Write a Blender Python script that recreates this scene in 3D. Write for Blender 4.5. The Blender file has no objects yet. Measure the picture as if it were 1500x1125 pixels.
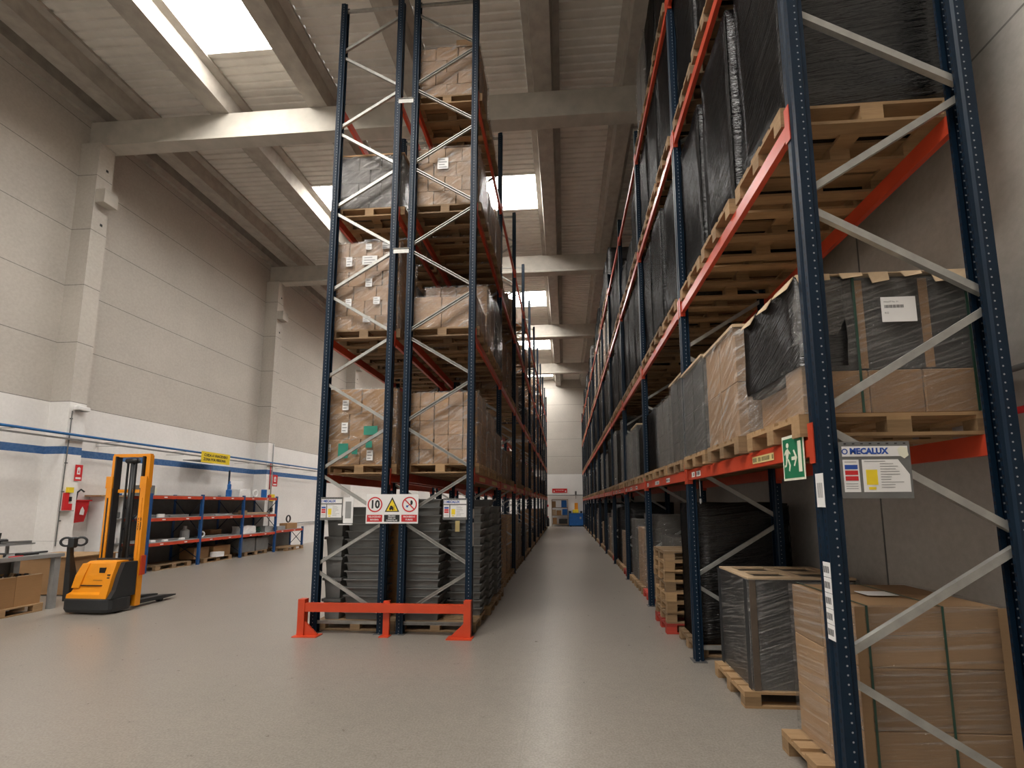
import bpy, math, random
from math import sin, cos, pi, radians
from mathutils import Vector, Matrix, noise
random.seed(7)
scene = bpy.context.scene
COL = scene.collection
R = random.random
def U(a, b): return random.uniform(a, b)

# ------------------------------------------------------------------ materials
def new_mat(name):
    m = bpy.data.materials.new(name); m.use_nodes = True
    nt = m.node_tree
    return m, nt, nt.nodes['Principled BSDF']
def N(nt, t, **k):
    n = nt.nodes.new(t)
    for a, b in k.items():
        if a.startswith('i_'):
            key = a[2:]
            n.inputs[int(key) if key.isdigit() else key].default_value = b
        else: setattr(n, a, b)
    return n
def L(nt, a, ao, b, bi): nt.links.new(a.outputs[ao], b.inputs[bi])
def mathn(nt, op, a, b=None, c=None):
    n = nt.nodes.new('ShaderNodeMath'); n.operation = op
    for i, v in enumerate((a, b, c)):
        if v is None: continue
        if isinstance(v, (int, float)): n.inputs[i].default_value = v
        else: nt.links.new(v, n.inputs[i])
    return n.outputs[0]
def mixc(nt, fac, a, b, mode='MIX'):
    n = nt.nodes.new('ShaderNodeMix'); n.data_type = 'RGBA'; n.blend_type = mode
    for key, v in ((0, fac), (6, a), (7, b)):
        if isinstance(v, (int, float)): n.inputs[key].default_value = v
        elif isinstance(v, tuple): n.inputs[key].default_value = (*v, 1) if len(v) == 3 else v
        else: nt.links.new(v, n.inputs[key])
    return n.outputs[2]
def ramp(nt, src, stops):
    n = nt.nodes.new('ShaderNodeValToRGB')
    el = n.color_ramp.elements
    while len(el) < len(stops): el.new(.5)
    for e, (p, c) in zip(el, stops):
        e.position = p; e.color = (*c, 1) if isinstance(c, tuple) else (c, c, c, 1)
    nt.links.new(src, n.inputs[0]); return n.outputs[0]
def coords(nt, scale=(1, 1, 1), rot=(0, 0, 0), kind='Object'):
    tc = N(nt, 'ShaderNodeTexCoord'); mp = N(nt, 'ShaderNodeMapping')
    mp.inputs['Scale'].default_value = scale; mp.inputs['Rotation'].default_value = rot
    L(nt, tc, kind, mp, 'Vector'); return mp.outputs[0]
def noisen(nt, vec, scale, detail=4, rough=.55):
    n = N(nt, 'ShaderNodeTexNoise', i_Scale=scale, i_Detail=detail, i_Roughness=rough)
    nt.links.new(vec, n.inputs['Vector']); return n.outputs[0]
def bump(nt, b, h, strength, dist=.01):
    n = N(nt, 'ShaderNodeBump', i_Strength=strength, i_Distance=dist)
    nt.links.new(h, n.inputs['Height']); nt.links.new(n.outputs[0], b.inputs['Normal'])
def plain(name, col, rough=.5, metal=0, var=.12, scale=6, spec=.5):
    m, nt, b = new_mat(name)
    n = noisen(nt, coords(nt), scale)
    d = tuple(c * (1 - var) for c in col); l = tuple(min(1, c * (1 + var)) for c in col)
    nt.links.new(ramp(nt, n, [(.3, d), (.7, l)]), b.inputs['Base Color'])
    b.inputs['Roughness'].default_value = rough; b.inputs['Metallic'].default_value = metal
    b.inputs['Specular IOR Level'].default_value = spec
    return m
def objrand(nt):
    return N(nt, 'ShaderNodeObjectInfo').outputs['Random']

def mat_concrete_floor():
    m, nt, b = new_mat('polished_concrete')
    v = coords(nt)
    n1 = noisen(nt, v, .5, 6, .6); n2 = noisen(nt, v, 9, 6, .7); n3 = noisen(nt, v, 60, 3, .6)
    c = ramp(nt, n1, [(.3, (.205, .178, .147)), (.7, (.262, .230, .192))])
    c = mixc(nt, .35, c, ramp(nt, n2, [(.35, (.17, .148, .122)), (.65, (.29, .255, .214))]))
    c = mixc(nt, .12, c, ramp(nt, n3, [(.4, .1), (.6, .6)]))
    # sawn joints every six metres
    sx = N(nt, 'ShaderNodeSeparateXYZ'); nt.links.new(v, sx.inputs[0])
    for k in (0, 1):
        t = mathn(nt, 'PINGPONG', mathn(nt, 'ADD', sx.outputs[k], 1.2 if k else .35), 3.0)
        j = mathn(nt, 'LESS_THAN', t, .004)
        c = mixc(nt, mathn(nt, 'MULTIPLY', j, .18), c, (.12, .11, .10))
    nt.links.new(c, b.inputs['Base Color'])
    nt.links.new(ramp(nt, n2, [(.3, .27), (.7, .33)]), b.inputs['Roughness'])
    bump(nt, b, n3, .04, .002)
    return m
def mat_wall(name, axis, stripe=True, gap=1.52, white=True, upper=(.49, .452, .40)):
    """precast panels; axis = index of the coordinate along the wall"""
    m, nt, b = new_mat(name)
    tc = N(nt, 'ShaderNodeTexCoord'); sx = N(nt, 'ShaderNodeSeparateXYZ'); L(nt, tc, 'Object', sx, 0)
    z = sx.outputs[2]
    n1 = noisen(nt, tc.outputs['Object'], .8, 5); n2 = noisen(nt, tc.outputs['Object'], 14, 5, .7)
    up = ramp(nt, n1, [(.3, tuple(c * .93 for c in upper)), (.7, tuple(c * 1.06 for c in upper))])
    low = ramp(nt, n1, [(.3, (.76, .74, .715)), (.7, (.83, .81, .785))])
    c = up
    if white: c = mixc(nt, mathn(nt, 'LESS_THAN', z, 4.43), up, low)
    if stripe:
        c = mixc(nt, mathn(nt, 'COMPARE', z, 3.215, .095), c, (.006, .090, .27))
    zz = mathn(nt, 'PINGPONG', mathn(nt, 'ADD', z, (-4.43 if white else -5.12) + gap * 8), gap / 2)
    j = mathn(nt, 'LESS_THAN', zz, .009)
    if white: j = mathn(nt, 'MULTIPLY', j, mathn(nt, 'GREATER_THAN', z, 4.3))
    j2 = mathn(nt, 'COMPARE', z, 1.02, .006) if white else None
    c = mixc(nt, mathn(nt, 'MULTIPLY', j, .8), c, (.10, .09, .08))
    if j2 is not None: c = mixc(nt, mathn(nt, 'MULTIPLY', j2, .5), c, (.2, .19, .18))
    c = mixc(nt, .10, c, ramp(nt, n2, [(.35, .15), (.65, .7)]))
    nt.links.new(c, b.inputs['Base Color']); b.inputs['Roughness'].default_value = .8
    bump(nt, b, n2, .08, .003)
    return m
def mat_wood(name, a, d, scale=1.0):
    m, nt, b = new_mat(name)
    v = coords(nt, (1.5, 14, 14))
    n = noisen(nt, v, 3 * scale, 6, .65); n2 = noisen(nt, coords(nt), 3, 3)
    c = ramp(nt, n, [(.25, d), (.75, a)])
    c = mixc(nt, .3, c, ramp(nt, n2, [(.3, tuple(x * .6 for x in d)), (.7, a)]))
    r = objrand(nt)
    hv = N(nt, 'ShaderNodeHueSaturation')
    nt.links.new(mathn(nt, 'MULTIPLY_ADD', r, .5, .72), hv.inputs['Value']); nt.links.new(c, hv.inputs['Color'])
    nt.links.new(hv.outputs[0], b.inputs['Base Color']); b.inputs['Roughness'].default_value = .75
    bump(nt, b, n, .2, .003); return m
def mat_card(name, a, shiny=0.0):
    m, nt, b = new_mat(name)
    v = coords(nt, (2, 2, 22)); n = noisen(nt, v, 2.5, 5, .6); n2 = noisen(nt, coords(nt), 2, 4)
    c = ramp(nt, n, [(.3, tuple(x * .86 for x in a)), (.7, a)])
    c = mixc(nt, .35, c, ramp(nt, n2, [(.3, tuple(x * .72 for x in a)), (.7, tuple(min(1, x * 1.15) for x in a))]))
    hv = N(nt, 'ShaderNodeHueSaturation')
    nt.links.new(mathn(nt, 'MULTIPLY_ADD', objrand(nt), .34, .80), hv.inputs['Value']); nt.links.new(c, hv.inputs['Color'])
    nt.links.new(hv.outputs[0], b.inputs['Base Color']); b.inputs['Roughness'].default_value = .7
    if shiny:
        w = coords(nt, (1.2, 1.2, 9), (.35, .5, 0)); n3 = noisen(nt, w, 4, 3, .6)
        b.inputs['Coat Weight'].default_value = shiny; b.inputs['Coat Roughness'].default_value = .18
        bump(nt, b, n3, .5, .012)
    return m
def streaks(nt, rot, scale, ns, detail=4):
    tc = N(nt, 'ShaderNodeTexCoord'); a = N(nt, 'ShaderNodeMapping'); b = N(nt, 'ShaderNodeMapping')
    a.inputs['Rotation'].default_value = rot; b.inputs['Scale'].default_value = scale
    L(nt, tc, 'Object', a, 'Vector'); L(nt, a, 0, b, 'Vector')
    return noisen(nt, b.outputs[0], ns, detail, .62)
def mat_blackfilm():
    m, nt, b = new_mat('black_stretch_film')
    sn = N(nt, 'ShaderNodeSeparateXYZ'); L(nt, N(nt, 'ShaderNodeTexCoord'), 'Normal', sn, 0)
    side = mathn(nt, 'GREATER_THAN', mathn(nt, 'ABSOLUTE', sn.outputs[0]), .7)
    def lay(sc, ns):
        p = streaks(nt, (-1.12, 0, 0), (1, sc, sc * .05), ns); q = streaks(nt, (0, .12, 0), (sc * .05, 1, sc), ns)
        return mathn(nt, 'ADD', mathn(nt, 'MULTIPLY', p, side), mathn(nt, 'MULTIPLY', q, mathn(nt, 'SUBTRACT', 1, side)))
    def cr(x): return mathn(nt, 'POWER', mathn(nt, 'ABSOLUTE', mathn(nt, 'SUBTRACT', x, .5)), .7)
    h = mathn(nt, 'ADD', cr(lay(11, 1.0)), mathn(nt, 'MULTIPLY', cr(lay(34, 1.0)), .5))
    bp = N(nt, 'ShaderNodeBump', i_Strength=1.0, i_Distance=.028); nt.links.new(h, bp.inputs['Height'])
    df = N(nt, 'ShaderNodeBsdfDiffuse'); df.inputs['Color'].default_value = (.0045, .0045, .005, 1)
    gl = N(nt, 'ShaderNodeBsdfGlossy'); gl.inputs['Roughness'].default_value = .17
    L(nt, bp, 0, gl, 'Normal'); L(nt, bp, 0, df, 'Normal')
    mx = N(nt, 'ShaderNodeMixShader'); mx.inputs[0].default_value = .09
    L(nt, df, 0, mx, 1); L(nt, gl, 0, mx, 2); L(nt, mx, 0, nt.nodes['Material Output'], 'Surface')
    return m
def mat_clearfilm(name, base, streak, tint=(.75, .74, .72), rot=(.5, .6, 0), scl=(1.3, 1.3, 12), gloss=.085):
    m, nt, b = new_mat(name)
    n = streaks(nt, rot, scl, 3.0); n2 = streaks(nt, rot, tuple(k * 3 for k in scl), 3.0, 2)
    b.inputs['Base Color'].default_value = (*tint, 1); b.inputs['Roughness'].default_value = .35
    a = ramp(nt, n, [(.46, base), (.70, streak)])
    h = mathn(nt, 'ADD', mathn(nt, 'POWER', mathn(nt, 'ABSOLUTE', mathn(nt, 'SUBTRACT', n, .5)), .6), mathn(nt, 'MULTIPLY', n2, .3))
    bp = N(nt, 'ShaderNodeBump', i_Strength=1.0, i_Distance=.03); nt.links.new(h, bp.inputs['Height'])
    L(nt, bp, 0, b, 'Normal')
    tr = N(nt, 'ShaderNodeBsdfTransparent'); gl = N(nt, 'ShaderNodeBsdfGlossy'); gl.inputs['Roughness'].default_value = .12
    L(nt, bp, 0, gl, 'Normal')
    m1 = N(nt, 'ShaderNodeMixShader'); nt.links.new(a, m1.inputs[0]); L(nt, tr, 0, m1, 1); L(nt, b, 0, m1, 2)
    m2 = N(nt, 'ShaderNodeMixShader'); m2.inputs[0].default_value = gloss; L(nt, m1, 0, m2, 1); L(nt, gl, 0, m2, 2)
    L(nt, m2, 0, nt.nodes['Material Output'], 'Surface')
    return m
def mat_post(name, col):
    m, nt, b = new_mat(name)
    tc = N(nt, 'ShaderNodeTexCoord'); sx = N(nt, 'ShaderNodeSeparateXYZ'); L(nt, tc, 'Object', sx, 0)
    sn = N(nt, 'ShaderNodeSeparateXYZ'); L(nt, tc, 'Normal', sn, 0)
    x, y, z = sx.outputs; nx, ny, nz = [mathn(nt, 'ABSOLUTE', o) for o in sn.outputs]
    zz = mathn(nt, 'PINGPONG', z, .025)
    # round punched holes along the flanks, light seen through them painted as grey dots
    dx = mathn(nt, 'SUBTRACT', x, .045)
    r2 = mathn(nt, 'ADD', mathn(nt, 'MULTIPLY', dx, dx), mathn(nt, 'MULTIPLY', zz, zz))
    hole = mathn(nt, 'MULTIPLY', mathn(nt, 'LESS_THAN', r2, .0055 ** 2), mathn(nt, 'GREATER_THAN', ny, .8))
    # slots in the web
    dy = mathn(nt, 'ABSOLUTE', mathn(nt, 'SUBTRACT', mathn(nt, 'ABSOLUTE', y), .034))
    slot = mathn(nt, 'MULTIPLY', mathn(nt, 'LESS_THAN', dy, .006), mathn(nt, 'LESS_THAN', zz, .011))
    slot = mathn(nt, 'MULTIPLY', slot, mathn(nt, 'GREATER_THAN', nx, .8))
    n = noisen(nt, tc.outputs['Object'], 5, 4)
    c = ramp(nt, n, [(.3, tuple(q * .85 for q in col)), (.7, tuple(q * 1.15 for q in col))])
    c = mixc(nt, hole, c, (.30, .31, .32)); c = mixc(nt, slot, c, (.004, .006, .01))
    nt.links.new(c, b.inputs['Base Color']); b.inputs['Roughness'].default_value = .48; b.inputs['Specular IOR Level'].default_value = .22
    return m

M = {}
M['floor'] = mat_concrete_floor()
M['wall_left'] = mat_wall('painted_precast_left', 1)
M['wall_back'] = mat_wall('painted_precast_back', 0, stripe=False)
M['wall_right'] = mat_wall('bare_precast_right', 1, stripe=False, white=False, gap=5.1, upper=(.44, .41, .37))
M['concrete'] = plain('beam_concrete', (.44, .41, .36), .85, 0, .10, 3)
M['joist'] = plain('joist_concrete', (.38, .348, .305), .85, 0, .14, 4)
M['deck'] = plain('roof_deck_sheet', (.66, .63, .575), .6, 0, .08, 2)
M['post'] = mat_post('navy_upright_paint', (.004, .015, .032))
M['navy'] = plain('navy_paint', (.004, .015, .032), .4)
M['shelfblue'] = plain('shelf_post_blue', (.010, .060, .19), .4)
M['beam'] = plain('red_orange_beam_paint', (.50, .055, .022), .38, 0, .15, 3)
M['guard'] = plain('guard_orange_red', (.56, .055, .015), .4, 0, .1, 3)
M['zinc'] = plain('galvanised_steel', (.36, .355, .33), .42, .45, .15, 9)
M['plate'] = plain('dull_base_plate', (.16, .16, .16), .5, .6)
M['wood'] = mat_wood('pallet_pine', (.40, .255, .128), (.25, .148, .070))
M['woodold'] = mat_wood('pallet_pine_weathered', (.31, .20, .105), (.19, .118, .062))
M['redwood'] = mat_wood('pallet_painted_red', (.46, .05, .028), (.33, .032, .02))
M['card'] = mat_card('brown_cardboard', (.345, .19, .080))
M['cardlight'] = mat_card('pale_cardboard', (.345, .212, .110))
M['cardwrap'] = mat_card('film_covered_cardboard', (.33, .195, .098))
M['cardgrey'] = mat_card('grey_film_covered_cartons', (.085, .076, .067))
M['carddark'] = mat_card('black_film_covered_cartons', (.018, .017, .016))
M['blackfilm'] = mat_blackfilm()
M['blackmatt'] = plain('black_sheet', (.008, .008, .009), .32, 0, .2, 8)
M['film'] = mat_clearfilm('clear_stretch_film', .03, .45, (.80, .78, .75), (.55, .5, 0), (1.2, 1.2, 9))
M['filmgrey'] = mat_clearfilm('grey_stretch_film', .07, .42, (.50, .485, .46), (.25, .3, 0), (.8, .8, 18), .10)
M['filmlines'] = mat_clearfilm('tight_stretch_film', .04, .42, (.52, .49, .46), (.10, .05, 0), (.3, .3, 15), .06)
M['taupe'] = plain('taupe_board', (.10, .075, .055), .7)
M['strap'] = plain('green_strap', (.015, .055, .035), .4)
M['crate'] = plain('grey_crate_plastic', (.125, .126, .121), .5, 0, .15, 3)
M['cratedark'] = plain('black_crate_plastic', (.014, .014, .015), .45)
M['white'] = plain('white_card', (.74, .73, .72), .55, 0, .03)
M['cream'] = plain('photoluminescent_cream', (.75, .74, .60), .5, 0, .03)
M['grey'] = plain('grey_plastic', (.13, .13, .125), .5)
M['midgrey'] = plain('mid_grey_paint', (.26, .26, .255), .5)
M['steel'] = plain('bench_steel', (.30, .30, .29), .45, .5)
M['black'] = plain('black_plastic', (.012, .012, .013), .45)
M['skirt'] = plain('charcoal_plastic', (.022, .024, .026), .5)
M['ink'] = plain('black_ink', (.01, .01, .01), .6)
M['red'] = plain('signal_red', (.55, .018, .022), .45, 0, .08)
M['green'] = plain('sign_green', (.008, .16, .07), .5, 0, .05)
M['teal'] = plain('teal_print', (.02, .22, .15), .6)
M['yellow'] = plain('sign_yellow', (.78, .58, .02), .5, 0, .05)
M['blue'] = plain('print_blue', (.015, .07, .35), .5)
M['bluebox'] = plain('container_blue', (.008, .105, .36), .45)
M['pipe_blue'] = plain('air_pipe_blue', (.012, .11, .30), .4)
M['orange'] = plain('truck_orange', (.80, .29, .012), .35, 0, .06, 2)
M['tan'] = plain('tan_board', (.52, .38, .24), .7)
M['rubber'] = plain('dark_rubber', (.02, .02, .02), .7)
M['yellowcard'] = plain('yellow_slip', (.62, .50, .22), .6)
def mat_skylight():
    m, nt, b = new_mat('skylight_diffuser')
    b.inputs['Base Color'].default_value = (.8, .8, .8, 1)
    b.inputs['Emission Color'].default_value = (1, .965, .915, 1); b.inputs['Emission Strength'].default_value = SKY
    return m
SKY = 30.0
M['sky'] = mat_skylight()

# ------------------------------------------------------------------ mesh helpers
class MB:
    def __init__(s): s.v = []; s.f = []
    def add(s, vs, fs):
        o = len(s.v); s.v += [tuple(v) for v in vs]; s.f += [tuple(i + o for i in f) for f in fs]; return s
    def box(s, x0, x1, y0, y1, z0, z1, bev=0):
        if bev:
            return s.bbox(x0, x1, y0, y1, z0, z1, bev)
        vs = [(x, y, z) for z in (z0, z1) for y in (y0, y1) for x in (x0, x1)]
        return s.add(vs, [(0, 2, 3, 1), (4, 5, 7, 6), (0, 1, 5, 4), (2, 6, 7, 3), (0, 4, 6, 2), (1, 3, 7, 5)])
    def bbox(s, x0, x1, y0, y1, z0, z1, b):
        """box with chamfered vertical edges and top"""
        def ring(i, z): return [(x0 + i + b, y0 + i, z), (x1 - i - b, y0 + i, z), (x1 - i, y0 + i + b, z), (x1 - i, y1 - i - b, z), (x1 - i - b, y1 - i, z), (x0 + i + b, y1 - i, z), (x0 + i, y1 - i - b, z), (x0 + i, y0 + i + b, z)]
        return s.loft([ring(b * .6, z0), ring(0, z0 + b), ring(0, z1 - b), ring(b * .6, z1)])
    def loft(s, rings, caps=True, closed=True):
        n = len(rings[0]); vs = [p for r in rings for p in r]; fs = []
        for k in range(len(rings) - 1):
            for i in range(n if closed else n - 1):
                j = (i + 1) % n; fs.append((k * n + i, k * n + j, (k + 1) * n + j, (k + 1) * n + i))
        if caps: fs.append(tuple(range(n - 1, -1, -1))); fs.append(tuple(range((len(rings) - 1) * n, len(rings) * n)))
        return s.add(vs, fs)
    def prism(s, poly, a, b):
        """extrude 2-D polygon in XY from z=a to z=b"""
        return s.loft([[(x, y, a) for x, y in poly], [(x, y, b) for x, y in poly]])
    def prism_y(s, poly, a, b):
        return s.loft([[(x, a, z) for x, z in poly], [(x, b, z) for x, z in poly]][::-1])
    def prism_x(s, poly, a, b):
        return s.loft([[(a, y, z) for y, z in poly], [(b, y, z) for y, z in poly]])
    def bar(s, p, q, w, h, up=(0, 0, 1)):
        """rectangular bar from p to q"""
        p, q = Vector(p), Vector(q); d = (q - p).normalized(); up = Vector(up)
        if abs(d.dot(up)) > .98: up = Vector((0, 1, 0))
        sd = d.cross(up).normalized() * w / 2; u = sd.cross(d).normalized() * h / 2
        c = [sd + u, sd - u, -sd - u, -sd + u]
        return s.loft([[p + k for k in c], [q + k for k in c]])
    def channel(s, p, q, w, h, open_dir):
        """U channel from p to q, open to open_dir"""
        p, q = Vector(p), Vector(q); d = (q - p).normalized(); o = Vector(open_dir)
        o = (o - d * o.dot(d)).normalized(); sd = d.cross(o).normalized(); t = .004
        prof = [(-w / 2, 0), (w / 2, 0), (w / 2, h), (w / 2 - .01, h), (w / 2 - .01, h - t), (w / 2 - t, h - t), (w / 2 - t, t), (-w / 2 + t, t), (-w / 2 + t, h - t), (-w / 2 + .01, h - t), (-w / 2 + .01, h), (-w / 2, h)]
        return s.loft([[p + sd * a + o * (b - h / 2) for a, b in prof], [q + sd * a + o * (b - h / 2) for a, b in prof]])
    def tube(s, pts, r, n=10, caps=True):
        pts = [Vector(p) for p in pts]; rings = []
        rr = r if isinstance(r, (list, tuple)) else [r] * len(pts)
        prev = None
        for i, p in enumerate(pts):
            d = (pts[min(i + 1, len(pts) - 1)] - pts[max(i - 1, 0)]).normalized()
            if prev is None:
                a = Vector((0, 0, 1)) if abs(d.z) < .9 else Vector((1, 0, 0))
                u = d.cross(a).normalized()
            else: u = (prev - d * prev.dot(d)).normalized()
            prev = u; w = d.cross(u)
            rings.append([p + (u * cos(2 * pi * k / n) + w * sin(2 * pi * k / n)) * rr[i] for k in range(n)])
        return s.loft(rings, caps)
    def lathe(s, prof, c=(0, 0, 0), n=16):
        return s.loft([[(c[0] + r * cos(2 * pi * k / n), c[1] + r * sin(2 * pi * k / n), c[2] + z) for k in range(n)] for r, z in prof])
    def disc_y(s, r0, r1, y, n=32, cx=0, cz=0, th=.0015):
        """annulus (or disc) facing -Y"""
        a = [(cx + cos(2 * pi * k / n), cz + sin(2 * pi * k / n)) for k in range(n)]
        if r0 <= 0:
            return s.prism_y([(cx + r1 * cos(2 * pi * k / n), cz + r1 * sin(2 * pi * k / n)) for k in range(n)], y, y + th)
        vs = []
        for rr, yy in ((r0, y), (r1, y), (r1, y + th), (r0, y + th)):
            vs += [(cx + rr * cos(2 * pi * k / n), yy, cz + rr * sin(2 * pi * k / n)) for k in range(n)]
        fs = []
        for q in range(4):
            for k in range(n):
                j = (k + 1) % n; q2 = (q + 1) % 4
                fs.append((q * n + k, q * n + j, q2 * n + j, q2 * n + k))
        return s.add(vs, fs)
    def mesh(s, name, mat, smooth=False):
        me = bpy.data.meshes.new(name); me.from_pydata(s.v, [], s.f)
        import bmesh
        bm = bmesh.new(); bm.from_mesh(me); bmesh.ops.recalc_face_normals(bm, faces=bm.faces); bm.to_mesh(me); bm.free()
        if isinstance(mat, str): mat = M[mat]
        me.materials.append(mat)
        if smooth:
            for p in me.polygons: p.use_smooth = True
        return me
    def obj(s, name, mat, parent=None, loc=(0, 0, 0), rz=0, smooth=False):
        return inst(name, s.mesh(name, mat, smooth), parent, loc, rz)
def inst(name, me, parent=None, loc=(0, 0, 0), rz=0, rot=None):
    o = bpy.data.objects.new(name, me); COL.objects.link(o)
    if parent: o.parent = parent
    o.location = loc
    o.rotation_euler = rot if rot else (0, 0, rz)
    return o
USED = {}
def tag(o, label, cat, group=None):
    k = label
    if k in USED and not group: print('DUP LABEL', label)
    USED[k] = 1
    o['label'] = label; o['category'] = cat
    if group: o['group'] = group
    return o
def thing(name, label, cat, loc=(0, 0, 0), rz=0, group=None):
    o = inst(name, None, None, loc, rz); o.empty_display_size = .1
    return tag(o, label, cat, group)
def struct(o): o['kind'] = 'structure'; return o
def text_obj(name, body, size, mat, parent, loc, rot=(pi / 2, 0, 0), align='CENTER', bold=0.0, wx=1.0):
    cu = bpy.data.curves.new('lettering', 'FONT'); cu.body = body; cu.size = size
    cu.align_x = align; cu.align_y = 'CENTER'; cu.extrude = .0006; cu.offset = bold; cu.resolution_u = 2
    t = bpy.data.objects.new('lettering_curve', cu); COL.objects.link(t)
    dg = bpy.context.evaluated_depsgraph_get(); dg.update()
    me = bpy.data.meshes.new_from_object(t.evaluated_get(dg))
    bpy.data.objects.remove(t); bpy.data.curves.remove(cu)
    me.materials.clear(); me.materials.append(M[mat] if isinstance(mat, str) else mat)
    for v in me.vertices: v.co.x *= wx
    return inst(name, me, parent, loc, rot=rot)
ORD = 'first second third fourth fifth sixth seventh eighth ninth tenth eleventh twelfth thirteenth fourteenth fifteenth sixteenth'.split()

# ------------------------------------------------------------------ room shell
YB, XWL, XWR, ZD = 37.5, -12.7, 3.06, 12.75
Y0 = -6.0
struct(MB().box(XWL - .3, XWR + .3, Y0, YB + .3, -.2, 0).obj('floor', 'floor'))
struct(MB().box(XWL - .25, XWL, Y0, YB + .25, 0, 13.2).obj('wall_left', 'wall_left'))
struct(MB().box(XWR, XWR + .25, Y0, YB + .25, 0, 13.2).obj('wall_right', 'wall_right'))
struct(MB().box(XWL, XWR, YB, YB + .25, 0, 13.2).obj('wall_back', 'wall_back'))
# unseen near wall, added to keep light off the right; left opening admits it
struct(MB().box(-3.4, XWR, Y0 - .25, Y0, 0, 13.2).box(XWL, -3.4, Y0 - .25, Y0, 7.5, 13.2).obj('wall_front_blocker', 'wall_back'))
# vertical joints of the right wall
vj = MB()
for y in (4.47, 11.8, 19.1, 26.5): vj.box(XWR - .004, XWR, y - .008, y + .008, 0, 13)
struct(vj.obj('trim_1', 'grey'))
# roof deck with openings for the skylights
SKX = [(-8.55, -6.78), (-5.82, -4.10), (-3.22, -.86)]  # middle column is unseen, added to brighten the hall
SKY_Y = [(-4.8, -2.6), (-1.5, 1.3), (6.4, 8.82), (13.28, 14.95), (21.25, 22.95), (28.0, 29.7), (34.6, 36.3)]  # first two rows are out of view, added to light the near end
SKV = {0: SKY_Y, 1: SKY_Y[1:2] + SKY_Y[4:], 2: SKY_Y[1:2] + SKY_Y[3:]}
def deck():
    mb = MB(); pitch = .20
    xs = [XWL, SKX[0][0], SKX[0][1], SKX[1][0], SKX[1][1], SKX[2][0], SKX[2][1], XWR]
    for i in range(7):
        hole = i in (1, 3, 5)
        runs = []
        if not hole: runs = [(Y0, YB)]
        else:
            y = Y0
            for a, b in SKV[i // 2]: runs.append((y, a)); y = b
            runs.append((y, YB))
        for a, b in runs:
            prof = []; n = max(1, int(round((b - a) / pitch))); p = (b - a) / n
            for k in range(n):
                t = a + k * p
                prof += [(t, ZD), (t + p * .55, ZD), (t + p * .65, ZD + .035), (t + p * .9, ZD + .035)]
            prof.append((b, ZD))
            vs = [(x, y, z) for x in (xs[i], xs[i + 1]) for y, z in prof]; m = len(prof)
            mb.add(vs, [(k, k + 1, m + k + 1, m + k) for k in range(m - 1)])
    return mb
struct(deck().obj('ceiling', 'deck'))
wn = 0
for si, (a, b) in enumerate(SKX):
    for (c, d) in SKV[si]:
        wn += 1
        w = struct(MB().box(a + .001, b - .001, c + .001, d - .001, ZD + .12, ZD + .14).obj('window_%d' % wn, 'sky'))
        f = MB()
        f.box(a - .06, a, c - .06, d + .06, ZD - .03, ZD + .16).box(b, b + .06, c - .06, d + .06, ZD - .03, ZD + .16)
        f.box(a, b, c - .06, c, ZD - .03, ZD + .16).box(a, b, d, d + .06, ZD - .03, ZD + .16)
        f.obj('window_frame', 'deck', w)
# concrete purlins (tub-shaped) along the hall, resting on cross beams
BY = [2.65, 9.82, 17.1, 24.2, 31.2]
def beam_name(): return 'ceiling_beam'
for cx, hw in ((-11.68, .47), (-9.02, .5), (-6.30, .46), (-3.66, .42), (-.42, .42), (1.75, .36)):
    p = [(cx - hw, ZD), (cx - hw, ZD - .07), (cx - hw * .62, ZD - .12), (cx - hw * .52, 12.2), (cx + hw * .52, 12.2), (cx + hw * .62, ZD - .12), (cx + hw, ZD - .07), (cx + hw, ZD)]
    struct(MB().prism_y(p, Y0, YB).obj('ceiling_joist', 'joist'))
for y in BY:
    p = [(y, 11.44), (y + .36, 11.44), (y + .36, 11.5), (y + .30, 11.56), (y + .30, 12.2), (y + .06, 12.2), (y + .06, 11.56), (y, 11.5)]
    struct(MB().prism_x(p, XWL, XWR).obj('ceiling_beam', 'concrete'))
# edge gutter beam along the left wall
struct(MB().prism_y([(XWL, ZD), (XWL, 12.25), (XWL + .12, 12.25), (XWL + .2, 12.4), (XWL + .2, ZD)], Y0, YB).obj('trim_2', 'joist'))
for i, y in enumerate(BY):
    yy = y - .10
    pl = struct(MB().box(XWL, -12.16, yy, yy + .38, 0, 11.44).obj('pillar_left', 'wall_left'))
    MB().box(-12.16, -11.9, yy + .02, yy + .36, 9.75, 10.12).obj('corbel', 'concrete', pl)
    h = MB()
    for z in (10.75, 9.2): h.box(-12.162, -12.157, yy + .2, yy + .26, z, z + .07)
    h.obj('socket_hole', 'ink', pl)

# ------------------------------------------------------------------ pallets
def pallet_meshes(mat):
    top = MB()
    for k in range(5):
        w = (.145, .10, .145, .10, .145)[k]; y = (-.4, -.2325, -.0725, .1325, .255)[k]
        top.box(-.6, .6, y, y + w, .122, .144)
    for x in (-.6, -.0725, .455): top.box(x, x + .145, -.4, .4, .1, .122)
    bl = [(x, y) for x in (-.5275, 0, .5275) for y in (-.35, 0, .35)]
    run = MB().box(-.6, .6, -.05, .05, 0, .022)
    blk = MB().box(-.0725, .0725, -.05, .05, .022, .1)
    one = MB()
    one.v = list(top.v); one.f = list(top.f)
    for x, y in bl: one.box(x - .0725, x + .0725, y - .05, y + .05, .022, .1)
    for y in (-.35, 0, .35): one.box(-.6, .6, y - .05, y + .05, 0, .022)
    return (top.mesh('top_deck', mat), blk.mesh('block', mat), run.mesh('runner', mat), one.mesh('wooden_pallet', mat), bl)
PM = {k: pallet_meshes(k) for k in ('wood', 'woodold', 'redwood')}
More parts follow.
